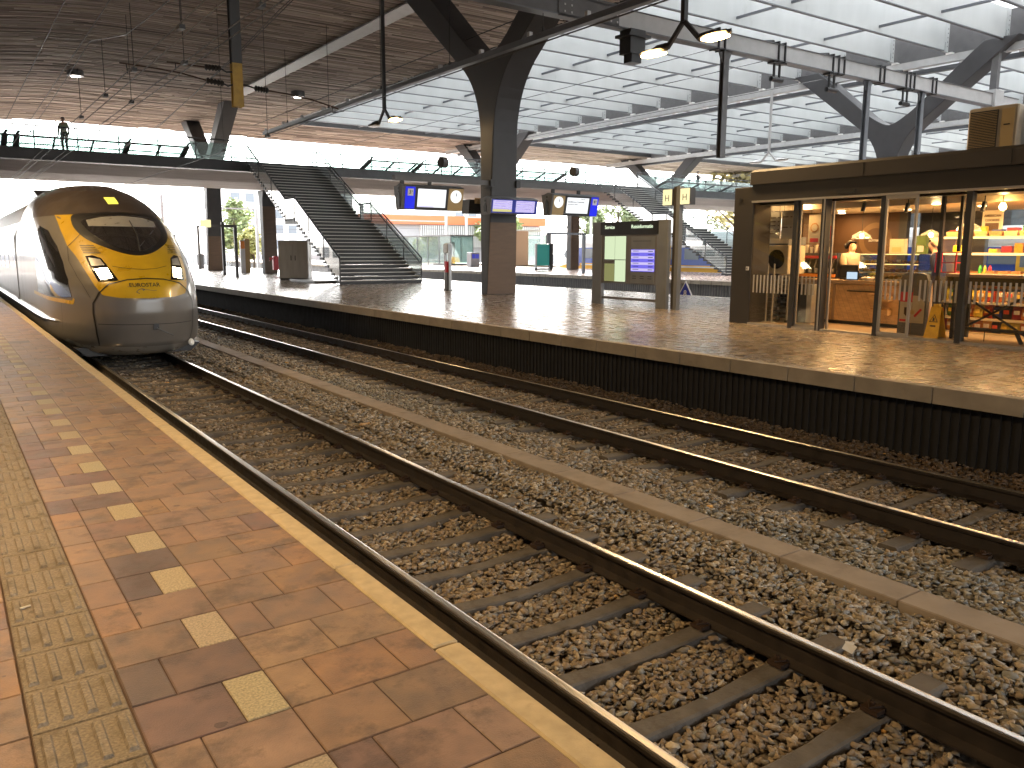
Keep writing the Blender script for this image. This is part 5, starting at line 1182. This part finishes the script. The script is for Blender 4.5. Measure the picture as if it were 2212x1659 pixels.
# rooftop unit
e = thing('air_conditioner', (15.0, 7.2, 3.21), 'beige outdoor air conditioning unit standing on the shop roof', 'air conditioner')
b = MB(); b.bbox(-.0, .75, -.42, .40, .05, .78, 'cream', .02); b.box(.05, .7, -.4, -.3, 0, .05, 'steel_dark'); b.box(.05, .7, .28, .38, 0, .05, 'steel_dark'); b.build('casing', e)
b = MB(); b.box(-.012, .0, -.1, .36, .1, .72, 'steel_dark'); b.disc((-.014, .13, .41), .2, (1, 0, 0), 'black', 24, .01)
for k in range(22): b.box(-.024, -.02, -.09, .35, .12+k*.027, .127+k*.027, 'tan')
b.build('fan_grille', e); b = MB(); b.box(-.01, .0, -.36, -.16, .1, .72, 'tan'); b.box(-.016, -.01, -.3, -.2, .45, .47, 'black'); b.build('side_panel', e)
e = thing('air_conditioner', (15.0, 6.2, 3.21), 'second pale air conditioning unit at the right edge behind the beige one', 'air conditioner'); b = MB(); b.bbox(.1, .8, -.42, .40, .05, .74, 'white_paint', .02); b.build('casing', e); b = MB(); b.tube([(.05, .2, .1), (-.02, .3, .3), (.05, .35, .6)], .02, 'red_paint', 6); b.build('pipe', e)
# counter
e = thing('shop_counter', (16.1, 10, 0), 'pale wooden shop counter with dark top behind the open door', 'counter')
b = MB(); b.box(-.45, .45, -1.3, .42, .1, .86, 'wood_light'); b.box(-.45, .45, .44, 1.25, .1, .86, 'wood_light'); b.box(-.46, .46, .40, .46, .1, .86, 'wood_counter'); b.build('front', e)
b = MB(); b.box(-.4, .4, -1.28, 1.2, 0.0, .1, 'black'); b.build('plinth', e)
b = MB(); b.box(-.5, .5, -1.35, 1.3, .87, .95, 'wood_counter'); b.build('worktop', e, bevel=.008)
b = MB()
for k in range(-9, 12):
    b.v += [(-.4525, k*.12-.1, .12), (-.4525, k*.12-.094, .12), (-.4525, k*.12+.246, .84), (-.4525, k*.12+.24, .84)]; m = len(b.v); 
    if -.9 < k*.12-.1 and k*.12+.246 < 1.2: b.face((m-4, m-3, m-2, m-1), 'wood_counter')
b.build('chevron_groove', e, recalc=False)
b = MB(); b.box(-.5, -.43, -.55, .1, .72, .74, 'black'); b.box(-.62, -.45, -.85, -.45, .68, .70, 'wood_light'); b.build('bag_shelf', e)
for z in (.66, .38): b = MB(); b.box(-.62, -.46, -.9, -.5, z-.1, z, 'wood_light'); b.box(-.6, -.48, -.88, -.52, z-.02, z+.03, 'bread'); b.build('basket', e)
for s, y in ((1, .33), (1, -.05)): 
    pass
# cash register etc
e = thing('cash_register', (15.95, 10.32, .95), 'black cash register screen on the counter in front of the shop assistant', 'register')
b = MB(); b.box(-.12, .12, -.12, .12, 0, .04, 'black'); b.box(-.03, .03, -.04, .04, .04, .12, 'black'); b.build('base', e); b = MB(); b.bar((.02, -.2, .18), (.02, .2, .18), .03, .24, 'black'); b.box(-.0, .045, -.22, .22, .3, .315, 'steel_mid'); b.build('screen', e)
e = thing('payment_tablet', (15.68, 10.05, .95), 'small lit blue-white tablet on the counter', 'tablet'); b = MB(); b.bar((0, -.14, .1), (0, .14, .1), .02, .2, 'black'); b.build('casing', e); b = MB(); b.box(-.014, -.011, -.12, .12, .025, .17, 'tablet'); b.build('screen', e)
e = thing('cash_bowl', (15.72, 9.72, .95), 'low white bowl and stand at the right end of the counter top', 'bowl'); b = MB(); b.lathe(0, 0, [(.08, 0), (.13, .06), (.11, .08)], 'ceramic', 14); b.build('bowl', e)
# coffee machine
e = thing('coffee_machine', (16.4, 11.35, .95), 'red and steel coffee machine with a row of spouts behind the second door pane', 'coffee machine')
b = MB(); b.box(-.2, .25, -.55, .55, .05, .12, 'steel_dark'); b.box(.05, .25, -.55, .55, .12, .42, 'steel_grey'); b.box(-.22, .25, -.55, .55, .42, .56, 'steel_mid'); b.box(-.2, .26, -.57, -.55, .03, .56, 'black'); b.build('body', e)
b = MB(); b.box(-.23, -.2, -.56, .56, .44, .5, 'red_paint'); b.box(-.23, .25, .55, .6, .0, .56, 'orange_paint'); b.box(-.24, -.2, -.56, .56, .03, .1, 'orange_paint'); b.build('trim', e)
for k in range(7): b = MB(); y = -.45+k*.15; b.tube([(-.12, y, .42), (-.14, y, .34), (-.14, y+.03, .24)], .018, 'stainless', 6); b.lathe(-.12, y, [(.035, .12), (.04, .2), (.03, .22)], 'stainless', 8); b.build('spout', e)
for k in range(6): e2 = thing('paper_cup', (16.4, 11.1+k*.12, 1.51), 'white paper cup stacked on top of the coffee machine', 'cup', 'paper cups on the coffee machine'); b = MB(); b.lathe(0, 0, [(.035, 0), (.045, .13+.05*(k % 2)), (.047, .135+.05*(k % 2))], 'paper', 10); b.build('cup', e2)
e = thing('back_counter', (16.3, 11.4, 0), 'dark back counter under the coffee machine', 'counter'); b = MB(); b.box(-.5, .5, -.1, .48, 0, .948, 'steel_dark'); b.build('body', e)
# pastry case
e = thing('pastry_case', (16.25, 9.42, 0), 'glass pastry case with three lit shelves right of the counter', 'display case')
b = MB(); b.box(-.34, .34, -.65, .62, .951, .965, 'steel_grey'); b.build('base', e); b = MB(); b.box(-.34, -.33, -.64, .62, .97, 1.5, 'glass'); b.box(-.34, .34, -.65, -.64, .97, 1.5, 'glass'); b.box(-.34, .34, .62, .63, .97, 1.5, 'glass'); b.build('glass_front', e)
for z in (.985, 1.13, 1.3, 1.5):
    b = MB(); b.box(-.32, .34, -.64, .62, z-.01, z, 'stainless'); b.box(-.345, -.33, -.64, .62, z-.018, z-.008, 'strip_light' if z > 1.2 else 'alu'); b.build('shelf', e)
    if z < 1.4:
        for k in range(9):
            b = MB(); yy = -.57+k*.14; b.lathe(-.2, yy, [(.04, z+.005), (.055, z+.03), (.035, z+.06), (.0, z+.065)], 'bread', 8); b.lathe(.0, yy, [(.04, z+.005), (.055, z+.03), (.035, z+.06), (.0, z+.065)], 'bread', 8); b.build('pastry', e)
for i, yy in enumerate((-.5, -.2, .1, .28)): b = MB(); b.box(-.3, -.29, yy-.04, yy+.04, 1.33, 1.38, 'paper'); b.build('price_card', e)
for (x, y, w_, h, m, lab) in ((16.3, 9.45, .32, .3, 'cream', 'white carton with round logo standing on the pastry case'), (16.3, 8.95, .2, .36, 'grass', 'green and white poster stand on the pastry case')):
    e = thing('counter_box', (x, y, 1.502), lab, 'box'); b = MB(); b.box(-.06, .06, -w_/2, w_/2, 0, h, m); b.box(-.065, -.06, -w_/3, w_/3, h*.1, h*.45, 'ceramic' if m == 'grass' else 'tan'); b.build('box', e, bevel=.01)
# oven, rack on the left
e = thing('oven', (15.45, 11.55, 1.05), 'cream baking oven with dark round door seen through the left pane', 'oven')
b = MB(); b.box(-.3, .3, -.28, .3, 0, .62, 'cream'); b.build('body', e, bevel=.02); b = MB(); b.tube([(-.315, .02, .32), (-.3, .02, .32)], .21, 'black_gloss', 24); b.build('door', e); b = MB(); b.box(-.31, -.3, -.25, .28, .66, .8, 'ceramic'); b.box(-.3, .3, -.27, .29, .63, .8, 'steel_grey'); b.build('control_panel', e)
e = thing('bakery_rack', (15.1, 11.3, 0), 'tall wheeled rack with trays behind the left glass pane', 'rack')
b = MB()
for x in (-.22, .22):
    for y in (-.28, .28): b.box(x-.015, x+.015, y-.015, y+.015, .08, 1.02, 'alu')
b.build('frame', e)
for k in range(9): b = MB(); b.box(-.2, .2, -.26, .26, .16+k*.095, .165+k*.095, 'steel_grey'); b.build('tray', e)
for x in (-.2, .2):
    for y in (-.26, .26): b = MB(); b.tube([(x, y-.02, .045), (x, y+.02, .045)], .045, 'rubber', 10); b.build('wheel', e)
for k, lab in ((0, 'left one of two upright steel poles behind the left glass pane'), (1, 'right one of two upright steel poles behind the left glass pane')):
    e = thing('steel_pole', (14.6, 11.35-.16*k, .03), lab, 'pole'); b = MB(); b.tube([(0, 0, 0), (0, 0, 1.25)], .018, 'alu', 8); b.lathe(0, 0, [(.09, 0), (.07, .02)], 'alu', 12); b.build('pole', e)
e = thing('dark_bin', (15.3, 11.02, 0), 'dark waste cabinet with pale side behind the sliding door pane', 'bin'); b = MB(); b.box(-.2, .2, -.32, .2, 0, .85, 'black'); b.build('body', e); b = MB(); b.box(-.21, .21, -.44, -.32, .05, .85, 'alu'); b.build('side', e)
# menu boards and poster
def board(x, y, z, w_, h, label, m='paper', lines=5, head=None):
    e = thing('menu_board', (x, y, z), label, 'board'); b = MB(); b.box(-.012, .012, -w_/2, w_/2, -h/2, h/2, m); b.build('panel', e)
    for s in (-1, 1): b = MB(); b.tube([(0, s*w_*.35, h/2), (0, s*w_*.35, 2.6-z)], .004, 'black', 4); b.build('wire', e)
    for k in range(lines): b = MB(); zz = h/2-.13-k*(h-.16)/max(1, lines); b.box(-.016, -.013, -.02, w_/2-.03, zz-.012, zz+.012, 'cladding'); b.box(-.016, -.013, -w_/2+.03, -w_/2+.07, zz-.012, zz+.012, 'cladding'); b.build('print_line', e)
    return e
board(15.0, 11.54, 2.1, .30, .58, 'left pale menu board with five printed lines hanging in the shop'); board(15.0, 11.22, 2.1, .29, .6, 'right pale menu board with two printed lines beside the first one', lines=2)
e = board(15.4, 10.82, 2.02, .3, .6, 'hanging poster with a coffee cup seen from above', lines=0); b = MB(); b.disc((-.016, 0, .02), .1, (1, 0, 0), 'bread', 20, .006); b.disc((-.02, 0, .02), .075, (1, 0, 0), 'paper', 20, .006); b.box(-.016, -.013, -.1, .1, -.28, -.2, 'red_paint'); b.build('print', e)
e = board(15.4, 10.45, 2.02, .12, .5, 'narrow poster with red print hanging right of the coffee poster', m='cream', lines=0); b = MB(); b.box(-.016, -.013, -.05, .05, -.22, .05, 'red_paint'); b.build('print', e)
e = board(16.0, 7.5, 2.05, .36, .5, 'pale hanging board reading American Cookies near the bright bulb', lines=0); text('lettering', 'AMERICAN', .06, 'cladding', (-.018, 0, .15), FACE_MX, e, bold=.002); text('lettering', 'COOKIES', .06, 'cladding', (-.018, 0, .07), FACE_MX, e, bold=.002); b = MB(); b.box(-.016, -.013, -.12, .12, -.2, .02, 'kiosk_wall'); b.build('print', e)
# pendant lamps
def pendant(x, y, z, label, pw):
    e = thing('pendant_lamp', (x, y, z), label, 'lamp', 'glass pendant lamps in the shop')
    b = MB(); prof = [(.2, 0), (.19, .07), (.09, .13), (.03, .16)]; n0 = 0; seg = 20
    for r, zz in prof:
        for i in range(seg): a = 2*math.pi*i/seg; b.v.append((r*math.cos(a), r*math.sin(a), zz))
    for k in range(3):
        for i in range(seg): j = (i+1) % seg; b.face((k*seg+i, k*seg+j, (k+1)*seg+j, (k+1)*seg+i), 'glass_shade')
    b.build('shade', e, recalc=False); b = MB(); b.tube([(.2*math.cos(a), .2*math.sin(a), 0) for a in np.linspace(0, 2*math.pi, 24)], .009, 'ceramic', 5, cap=False); b.build('rim', e)
    b = MB(); b.lathe(0, 0, [(.005, .0), (.04, .03), (.045, .06), (.02, .11)], 'lamp_warm', 12); b.build('bulb', e); b = MB(); b.tube([(0, 0, .15), (0, 0, 2.6-z)], .006, 'black', 5); b.box(-.08, .08, -.08, .08, 2.58-z, 2.61-z, 'black'); b.build('cord', e)
    area('bulb_light', (0, 0, -.03), .08, pw*.1, (1, .65, .3), e)
pendant(16.5, 10.42, 1.82, 'glass pendant lamp with glowing bulb above the shop assistant', 14); pendant(16.5, 8.9, 1.82, 'glass pendant lamp above the pastry case', 6); pendant(15.4, 7.62, 1.92, 'glass pendant lamp just above the snack shelves', 8)
e = thing('bulb_lamp', (15.2, 6.98, 2.3), 'bright bare bulb glaring near the right edge of the shop', 'lamp'); b = MB(); b.lathe(0, 0, [(.005, -.05), (.05, -.02), (.06, .02), (.03, .08)], 'lamp_warm', 14); b.build('bulb', e); b = MB(); b.tube([(0, 0, .08), (0, 0, .3)], .008, 'black', 5); b.build('cord', e); area('bulb_light', (0, 0, -.07), .1, 3.5, (1, .65, .3), e)
# assistant and customer
mkp('shop assistant in a beige sweater with black hair bun standing behind the counter', (16.62, 10.72, .03), R(165), 'skin', 'beige_cloth', 'dark_cloth', 'hair_black', arms='forward', scale=(1.22, 1.2, 1.01), extra='bun')
mkp('grey-haired customer in a dark blue coat bending towards the pastry case', (15.75, 8.22, .03), R(15), 'skin_pale', 'navy_cloth', 'dark_cloth', 'hair_grey', arms='relaxed', lean=.3, scale=(1.1, 1.1, 1.02))
# ice cream sign and wet floor sign
e = thing('ice_cream_board', (14.62, 8.12, .03), 'tall rounded advertising board with ice cream pictures behind the sliding pane', 'sign')
b = MB(); P = [(-.26, 0), (.26, 0), (.26, 1.0), (.22, 1.1), (.12, 1.13), (-.12, 1.13), (-.22, 1.1), (-.26, 1.0)]; b.prism(P, 'x', 0, .1, 'steel_mid'); b.build('panel', e)
b = MB(); b.prism([(-.23, .22), (.23, .22), (.23, .72), (-.1, .72), (-.23, .6)], 'x', -.008, -.001, 'cream'); b.prism([(.0, .6), (.23, .6), (.23, .78), (.0, .78)], 'x', -.014, -.009, 'red_paint'); b.prism([(.14, .38), (.06, .3), (.01, .42), (.05, .5), (.14, .5)], 'x', -.014, -.009, 'kiosk_wall'); b.bar((-.012, -.18, .48), (-.012, -.06, .34), .01, .04, 'red_paint'); b.disc((-.012, -.02, .42), .045, (1, 0, 0), 'tan', 14, .006); b.box(-.014, -.009, .1, .22, .24, .28, 'red_paint'); b.build('picture', e)
e = thing('wet_floor_sign', (14.5, 7.6, .03), 'yellow folding wet floor sign with black warning triangle inside the glass', 'sign')
for s in (-1, 1):
    b = MB(); xt = .0; b.v += [(s*.14, .13, 0), (s*.14, -.13, 0), (s*.02, -.09, .55), (s*.02, .09, .55), (s*.14+.012, .13, 0), (s*.14+.012, -.13, 0), (s*.02+.012, -.09, .55), (s*.02+.012, .09, .55)]
    for q in ((0, 1, 2, 3), (4, 5, 6, 7), (0, 1, 5, 4), (1, 2, 6, 5), (2, 3, 7, 6), (3, 0, 4, 7)): b.face(q, 'yellow_paint')
    b.build('leaf', e)
b = MB(); 
def sl(y, z, o=.004): return (-.14+.12*z/.55-o, y, z)
b.v += [sl(.08, .28), sl(-.08, .28), sl(0, .42), sl(.06, .292, .006), sl(-.06, .292, .006), sl(0, .40, .006), sl(.02, .3, .008), sl(-.02, .3, .008), sl(-.01, .36, .008), sl(.015, .36, .008)]; b.face((0, 1, 2), 'black'); b.face((3, 4, 5), 'yellow_paint'); b.face((6, 7, 8, 9), 'black'); b.v += [sl(.05, .2), sl(-.05, .2), sl(-.05, .225), sl(.05, .225)]; b.face((10, 11, 12, 13), 'black'); b.build('warning_print', e, recalc=False)
b = MB(); b.box(-.03, .04, -.05, .05, .55, .6, 'yellow_paint'); b.build('handle', e)
# high table and bench behind the front glass
e = thing('high_table', (14.85, 6.4, .03), 'dark high table with crossed braces standing behind the front glass', 'table')
b = MB(); b.box(-.3, .3, -1.6, 1.12, 1.08, 1.13, 'wood_counter'); b.build('tabletop', e)
b = MB(); b.box(-.28, .28, -1.5, 1.0, .95, 1.08, 'black'); b.box(-.29, .29, -1.5, 1.0, .86, .88, 'steel_mid'); b.build('drawer', e)
for y in (.95, -.35, -1.5): b = MB(); b.box(-.28, -.22, y-.03, y+.03, 0, .95, 'steel_dark'); b.box(.22, .28, y-.03, y+.03, 0, .95, 'steel_dark'); b.build('leg', e)
b = MB(); b.bar((-.24, .95, .1), (-.24, -.3, .85), .02, .035, 'steel_dark'); b.bar((-.22, .95, .85), (-.22, -.3, .1), .02, .035, 'steel_dark'); b.bar((-.24, -.4, .1), (-.24, -1.5, .85), .02, .035, 'steel_dark'); b.build('brace', e)
e = thing('low_bench', (14.6, 6.2, .03), 'low black steel rail bench along the bottom of the front glass', 'bench'); b = MB(); b.tube([(0, 1.05, 0), (0, 1.05, .16), (0, 1.0, .2), (0, -.0, .2), (0, -1.3, .2)], .03, 'steel_dark', 8); b.tube([(0, .1, .2), (0, .0, .0)], .035, 'steel_dark', 8); b.tube([(0, .6, 0), (0, .6, .2)], .008, 'steel_dark', 5); b.build('rail', e)
e = thing('wire_rack', (15.0, 7.72, .03), 'red wire-frame rack in front of the customer', 'rack'); b = MB()
for y in (-.18, .18):
    for x in (-.1, .1): b.box(x-.01, x+.01, y-.01, y+.01, 1.15, 1.5, 'red_paint')
for z in (1.15, 1.32, 1.5): b.box(-.1, .1, -.19, -.17, z-.008, z+.008, 'red_paint'); b.box(-.1, .1, .17, .19, z-.008, z+.008, 'red_paint'); b.box(-.11, -.09, -.18, .18, z-.008, z+.008, 'red_paint')
b.box(-.01, .01, -.01, .01, 0, 1.15, 'steel_dark'); b.build('frame', e)
# snack shelves
e = thing('snack_shelf', (16.1, 6.6, .03), 'long lit shelf unit full of crisps and snacks on the right side of the shop', 'shelf')
levels = [0.03, .30, .60, 1.12, 1.5, 1.80]
for z in levels:
    b = MB(); b.box(-.28, .3, -3.5, 1.75, z-.02, z, 'wood_light'); b.box(-.3, -.28, -3.5, 1.75, z-.045, z-.005, 'strip_light' if z > 1.2 else 'cream'); b.build('shelf', e)
for y in (-3.5, -1.75, 0, 1.75): b = MB(); b.box(-.26, .3, y-.02, y+.02, 0, 1.8, 'wood_counter'); b.build('upright', e)
b = MB(); b.box(.3, .33, -3.5, 1.75, .0, 1.15, 'wood_light'); b.build('back_panel', e)
for z in (.3, .6, 1.12): area('shelf_light', (-.15, -.9, z-.06+.5*0), .2, 1.2, (1, .75, .4), e)
cols = [(.38, .045, .025), (.5, .23, .03), (.5, .38, .05), (.03, .06, .2), (.25, .03, .04), (.07, .18, .05), (.42, .36, .26), (.04, .04, .05), (.45, .14, .04), (.28, .16, .07)]
names = {0: 'red', 1: 'orange', 2: 'yellow', 3: 'dark blue', 4: 'dark red', 5: 'green', 6: 'cream', 7: 'black', 8: 'bright orange', 9: 'brown'}
def bag(c, w_, h):
    b = MB(); n = len(b.v); rows_ = [(0, .35), (.12, 1), (.5, 1.15), (.85, .8), (1, .12)]
    for t, k in rows_:
        for (x, y) in ((-.045*k, -w_/2), (-.06*k, 0), (-.045*k, w_/2), (.045*k, w_/2), (.06*k, 0), (.045*k, -w_/2)): b.v.append((x, y*(1-.08*abs(t-.5)), h*t))
    for r in range(4):
        for i in range(6): j = (i+1) % 6; b.face((r*6+i, r*6+j, (r+1)*6+j, (r+1)*6+i), 'snack', c)
    b.face(range(6), 'snack', c); b.face([24+i for i in range(6)], 'snack', c)
    y0 = -w_*.3; b.v += [(-.071, y0, h*.4), (-.071, -y0, h*.4), (-.071, -y0, h*.7), (-.071, y0, h*.7)]; m = len(b.v); b.face((m-4, m-3, m-2, m-1), 'snack', random.choice([(.8, .75, .6), (.85, .6, .1), (.7, .1, .05)])); return b.build('snack_bag')
protos_ = []
for ci_, c in enumerate(cols): o = bag(c, .17, .24); protos_.append([o, False])
shelfn = {.03: 'bottom', .30: 'second lowest', .60: 'waist-high', 1.12: 'chest-high', 1.5: 'upper'}
for z, pitch, sc in ((.03, .165, .98), (.30, .165, .98), (.60, .17, 1.0)):
    y = 8.2
    while y > 4.6:
        ci_ = random.randrange(len(cols)); o, used = protos_[ci_]
        if used: o = o.copy(); COL.objects.link(o)
        else: protos_[ci_][1] = True
        o.location = (15.93+random.uniform(-.02, .02), y, .03+z); o.rotation_euler = (0, random.uniform(-.1, .1), random.uniform(-.2, .2)); o.scale = (1, .95, sc*random.uniform(.85, 1.05))
        tag(o, '%s snack bag standing on the %s shelf of the shop' % (names[ci_], shelfn[z]), 'snack bag', 'snack bags on the shop shelves')
        if random.random() < .7:
            o2 = o.copy(); COL.objects.link(o2); o2.location.x += .16; o2.location.z += .03
        y -= pitch
b = MB(); b.box(-.06, .06, -.13, .13, 0, .14, 'snack', (.85, .65, .05)); o = b.build('yellow_pack', bevel=.02); o.location = (15.95, 8.0, 1.53); tag(o, 'yellow packet at the left end of the upper snack shelf', 'packet')
for i, (c, nm) in enumerate((((.1, .6, .1), 'green'), ((.75, .7, .1), 'yellow'), ((.7, .05, .08), 'red'))):
    b = MB(); b.lathe(0, 0, [(.03, 0), (.03, .1), (.015, .13), (.015, .15)], 'snack', 10); b.c = [c]*len(b.f); o = b.build('drink_bottle'); o.location = (15.95, 7.62-.09*i, 1.31); tag(o, 'small %s-labelled bottle hanging in a row of three on the snack shelf' % nm, 'bottle', 'three small bottles')
    o.location.z = 1.15
for i, y in enumerate(np.arange(7.4, 4.8, -.22)):
    b = MB(); b.prism([(-.09, 0), (.09, 0), (.06, .05), (-.06, .05)], 'x', -.1, .1, 'bread'); o = b.build('sandwich_pack'); o.location = (15.95, y, 1.152); tag(o, 'wrapped sandwich lying on the chest-high shelf', 'sandwich', 'sandwiches on the shelf')
    if 1: b = MB(); b.box(-.08, .08, -.07-.03*(i % 2), .07, 0, .07+.05*(i % 3), 'snack', random.choice(cols)); o = b.build('snack_box'); o.location = (15.97, y, 1.532); tag(o, 'small snack box on the upper lit shelf', 'box', 'snack boxes on the upper shelf')

# more goods: baskets and jars along the top of the snack shelf and the back counter
for i, y in enumerate(np.arange(8.15, 4.8, -.26)):
    b = MB(); b.prism([(-.1, 0), (.1, 0), (.12, .09), (-.12, .09)], 'x', -.13, .13, 'bread' if i % 2 else 'wood_light'); b.box(-.1, .1, -.08, .08, .09, .12+.03*(i % 3), 'snack', cols[i % 10]); b.v += []
    o = b.build('goods_basket'); o.location = (16.0, y, 1.83); tag(o, 'small basket of packed goods on top of the snack shelf, number of its row counted from the customer side' if False else 'small basket of packed goods on top of the long snack shelf', 'basket', 'baskets on top of the snack shelf')
for i in range(5):
    b = MB(); b.lathe(0, 0, [(.03, 0), (.035, .1), (.02, .16), (.02, .2)], 'snack', 10); b.c = [cols[(i*3) % 10]]*len(b.f)
    o = b.build('syrup_bottle'); o.location = (16.6, 10.55-.1*i, 1.0); tag(o, 'syrup bottle in the row on the counter behind the cash register', 'bottle', 'syrup bottles behind the register')
# ================================================================ background
def tree(x, y, h, r, label, hue=0, n=2200):
    e = thing('broadleaf_tree', (x, y, -1.2), label, 'tree', 'trees beyond the tracks')
    b = MB(); b.tube([(0, 0, 0), (.1, .05, h*.3), (0, 0, h*.55), (.05, 0, h*.85)], [r*.07, r*.055, r*.035, .03], 'bark', 7)
    for k in range(7):
        a = random.uniform(0, 6.28); z = h*random.uniform(.3, .6); b.tube([(0, 0, z), (math.cos(a)*r*.4, math.sin(a)*r*.4, z+h*.12), (math.cos(a)*r*.7, math.sin(a)*r*.7, z+h*.2)], [r*.03, r*.02, .02], 'bark', 5)
    b.build('trunk', e)
    b = MB(); cl = []
    for _ in range(26):
        a = random.uniform(0, 6.28); rr = r*math.sqrt(random.random())*.85; t = random.random(); zz = h*(.35+.6*t); k = math.sin(math.pi*min(1, .15+t*.85)); cl.append((rr*math.cos(a)*k, rr*math.sin(a)*k, zz, r*random.uniform(.2, .42)))
    for i in range(n):
        c = random.choice(cl); v = Vector((random.gauss(0, 1), random.gauss(0, 1), random.gauss(0, .8))); v.normalize(); v *= c[3]*random.random()**.4; p = Vector(c[:3])+v
        s = random.uniform(.16, .34)*(r/3)**.4; a1 = Vector((random.uniform(-1, 1), random.uniform(-1, 1), random.uniform(-.6, .6))).normalized(); a2 = a1.cross(Vector((random.uniform(-1, 1), random.uniform(-1, 1), 1))).normalized()
        k = random.uniform(.6, 1.4); base = ((.3, .36, .17), (.48, .48, .2), (.28, .33, .18), (.5, .46, .25))[hue]; col = (base[0]*k, base[1]*k, base[2]*k)  # leaf colours paled to stand in for distant haze and glare
        b.v += [tuple(p-a1*s-a2*s*.6), tuple(p+a1*s-a2*s*.3), tuple(p+a1*s*.8+a2*s*.7), tuple(p-a1*s*.7+a2*s*.6)]; m = len(b.v); b.face((m-4, m-3, m-2, m-1), 'leaf', col)
    b.build('crown', e, recalc=False)
tree(33, 112, 9.0, 3.2, 'round green tree seen under the first staircase landing', 0); tree(31.5, 100, 5.2, 2.2, 'small yellow-green tree in front of the round green one, left of the cabinet', 1)
tree(70, 104, 12, 4.6, 'large green tree right of the nearest dark column below the clock display', 0, 2200); tree(84, 100, 10.5, 4.2, 'green tree behind the nose of the blue train', 2); tree(95, 98, 11.0, 4.8, 'tree with thin foliage above the blue train left of the info board', 3)
tree(84, 70, 17, 5.5, 'yellowing tree behind the second staircase, left one', 3, 2600); tree(94, 66, 18, 6, 'yellowing tree behind the second staircase, right one', 1, 2600); tree(92, 52, 16, 6, 'yellow-green tree seen through the shop corner glass', 3, 2200); tree(76, 84, 11, 4, 'bushy tree right behind the far Y-shaped column', 2)
tree(104, 84, 17, 6, 'tall pale tree above the bridge at the right', 3, 2200)
e = thing('station_building', (58, 112, -1.2), 'grey ribbed building with a long orange roof band beyond the tracks', 'building')
b = MB(); b.prism([(-6, 0), (22, -5), (24, 10), (-4, 14)], 'z', 0, 6.6, 'bld_grey'); b.build('wall', e)
b = MB(); b.prism([(-7, -.6), (22.5, -5.8), (25, 11), (-5, 15)], 'z', 6.6, 7.9, 'bld_orange'); b.build('roof_band', e)
b = MB()
for k in range(60): t = k/60; x = 2+20*t; b.box(x, x+.16, -1.5-x*.18-.12, -1.5-x*.18+.4, 3.2, 6.5, 'bld_white')
b.build('rib_cladding', e)
e = thing('office_block', (72, 175, -1.2), 'pale multi-storey block rising behind the orange-roofed building', 'building')
b = MB(); b.box(-22, 6, 0, 16, 0, 19, 'bld_white'); b.build('wall', e)
for f in range(5):
    for k in range(9): b = MB(); b.box(-21+k*3, -19.2+k*3, -.06, .05, 3+f*3.2, 4.8+f*3.2, 'win_dark'); b.build('window', e)
e = thing('office_block', (98, 150, -1.2), 'pale block with balconies between the column and the green tree', 'building')
b = MB(); b.box(-9, 8, 0, 16, 0, 15, 'bld_white'); b.build('wall', e)
for f in range(4):
    for k in range(5): b = MB(); b.box(-8+k*3.2, -6+k*3.2, -.06, .05, 2.5+f*3.2, 4.3+f*3.2, 'win_dark'); b.build('window', e)
b = MB(); b.box(-40, 140, 128, 129, -1.2, .8, 'bld_grey'); o = b.build('boundary_wall'); tag(o, 'long low grey wall beyond the tracks', 'wall')
b = MB(); b.quad((18, 84, -1.19), (48, 84, -1.19), (48, 127, -1.19), (18, 127, -1.19), 'grass'); tag(b.build('verge', recalc=False), kind='structure')
e = thing('added_backdrop_block', (70, 8, -1.2), 'long grey glazed wall added behind the shop to cover the bright sky', 'building'); b = MB(); b.box(0, 4, -50, 34, 0, 8.2, 'steel_mid'); b.build('wall', e)  # made-up wall, added to cut the white sky behind the shop glass
for k in range(20): b = MB(); b.box(-.06, 0, -48+k*4, -44.6+k*4, 3.4, 7.6, 'win_dark'); b.build('window', e)
e = thing('reflection_dimming_wall', (-25, 20, -1.2), 'grey wall added left of the near platform, outside the frame, to darken the train reflections', 'wall'); b = MB(); b.box(-1, 0, -60, 70, 0, 7.0, 'steel_grey'); b.build('wall', e)  # unseen wall, added to darken what the train side reflects
# line-side masts outside the hall
def omast(x, y, h, label, L=0):
    e = thing('catenary_mast', (x, y, -1.2), label, 'mast', 'outdoor catenary masts')
    b = MB(); b.box(-.14, .14, -.14, .14, 0, h, 'steel_light'); b.build('mast_body', e)
    if L: b = MB(); b.box(min(0, L), max(0, L), -.06, .06, h-1.2, h-1.05, 'steel_light'); b.box(min(0, L)*.8, max(0, L)*.8, -.03, .03, h-2.2, h-2.15, 'steel_grey'); b.build('cross_arm', e)
omast(12.2, 92, 8.2, 'slim outdoor mast above the train roof', -6.5); omast(18.4, 86, 8.0, 'pale outdoor mast with cross arm right of the train nose', 9.0); omast(13.8, 74.0, 5.6, 'thin pole with forked top just right of the train')
omast(29.5, 92, 7.2, 'pale mast between the far column and the stairs', 9); omast(45, 98, 8.5, 'pale mast in front of the orange-roofed building', 10); omast(58.5, 100, 7.8, 'thin pale mast in front of the grey building ribs', -9); omast(78, 92, 9, 'thin mast in front of the large green tree', -8); omast(61.8, 100, 8.5, 'pale mast just left of the nearest dark column', 5)
omast(7.7, 130, 9, 'very far mast left above the train roof', -8)
# fence far left behind
e = thing('picket_fence', (25, 116, -1.2), 'pale picket fence behind the small yellow-green tree', 'fence'); b = MB()
for k in range(80): b.box(k*.3-10, k*.3-9.9, -.02, .02, 0, 2.4, 'ns_white')
b.box(-10, 14, -.03, .03, .5, .6, 'ns_white'); b.box(-10, 14, -.03, .03, 1.9, 2.0, 'ns_white'); b.build('pickets', e)
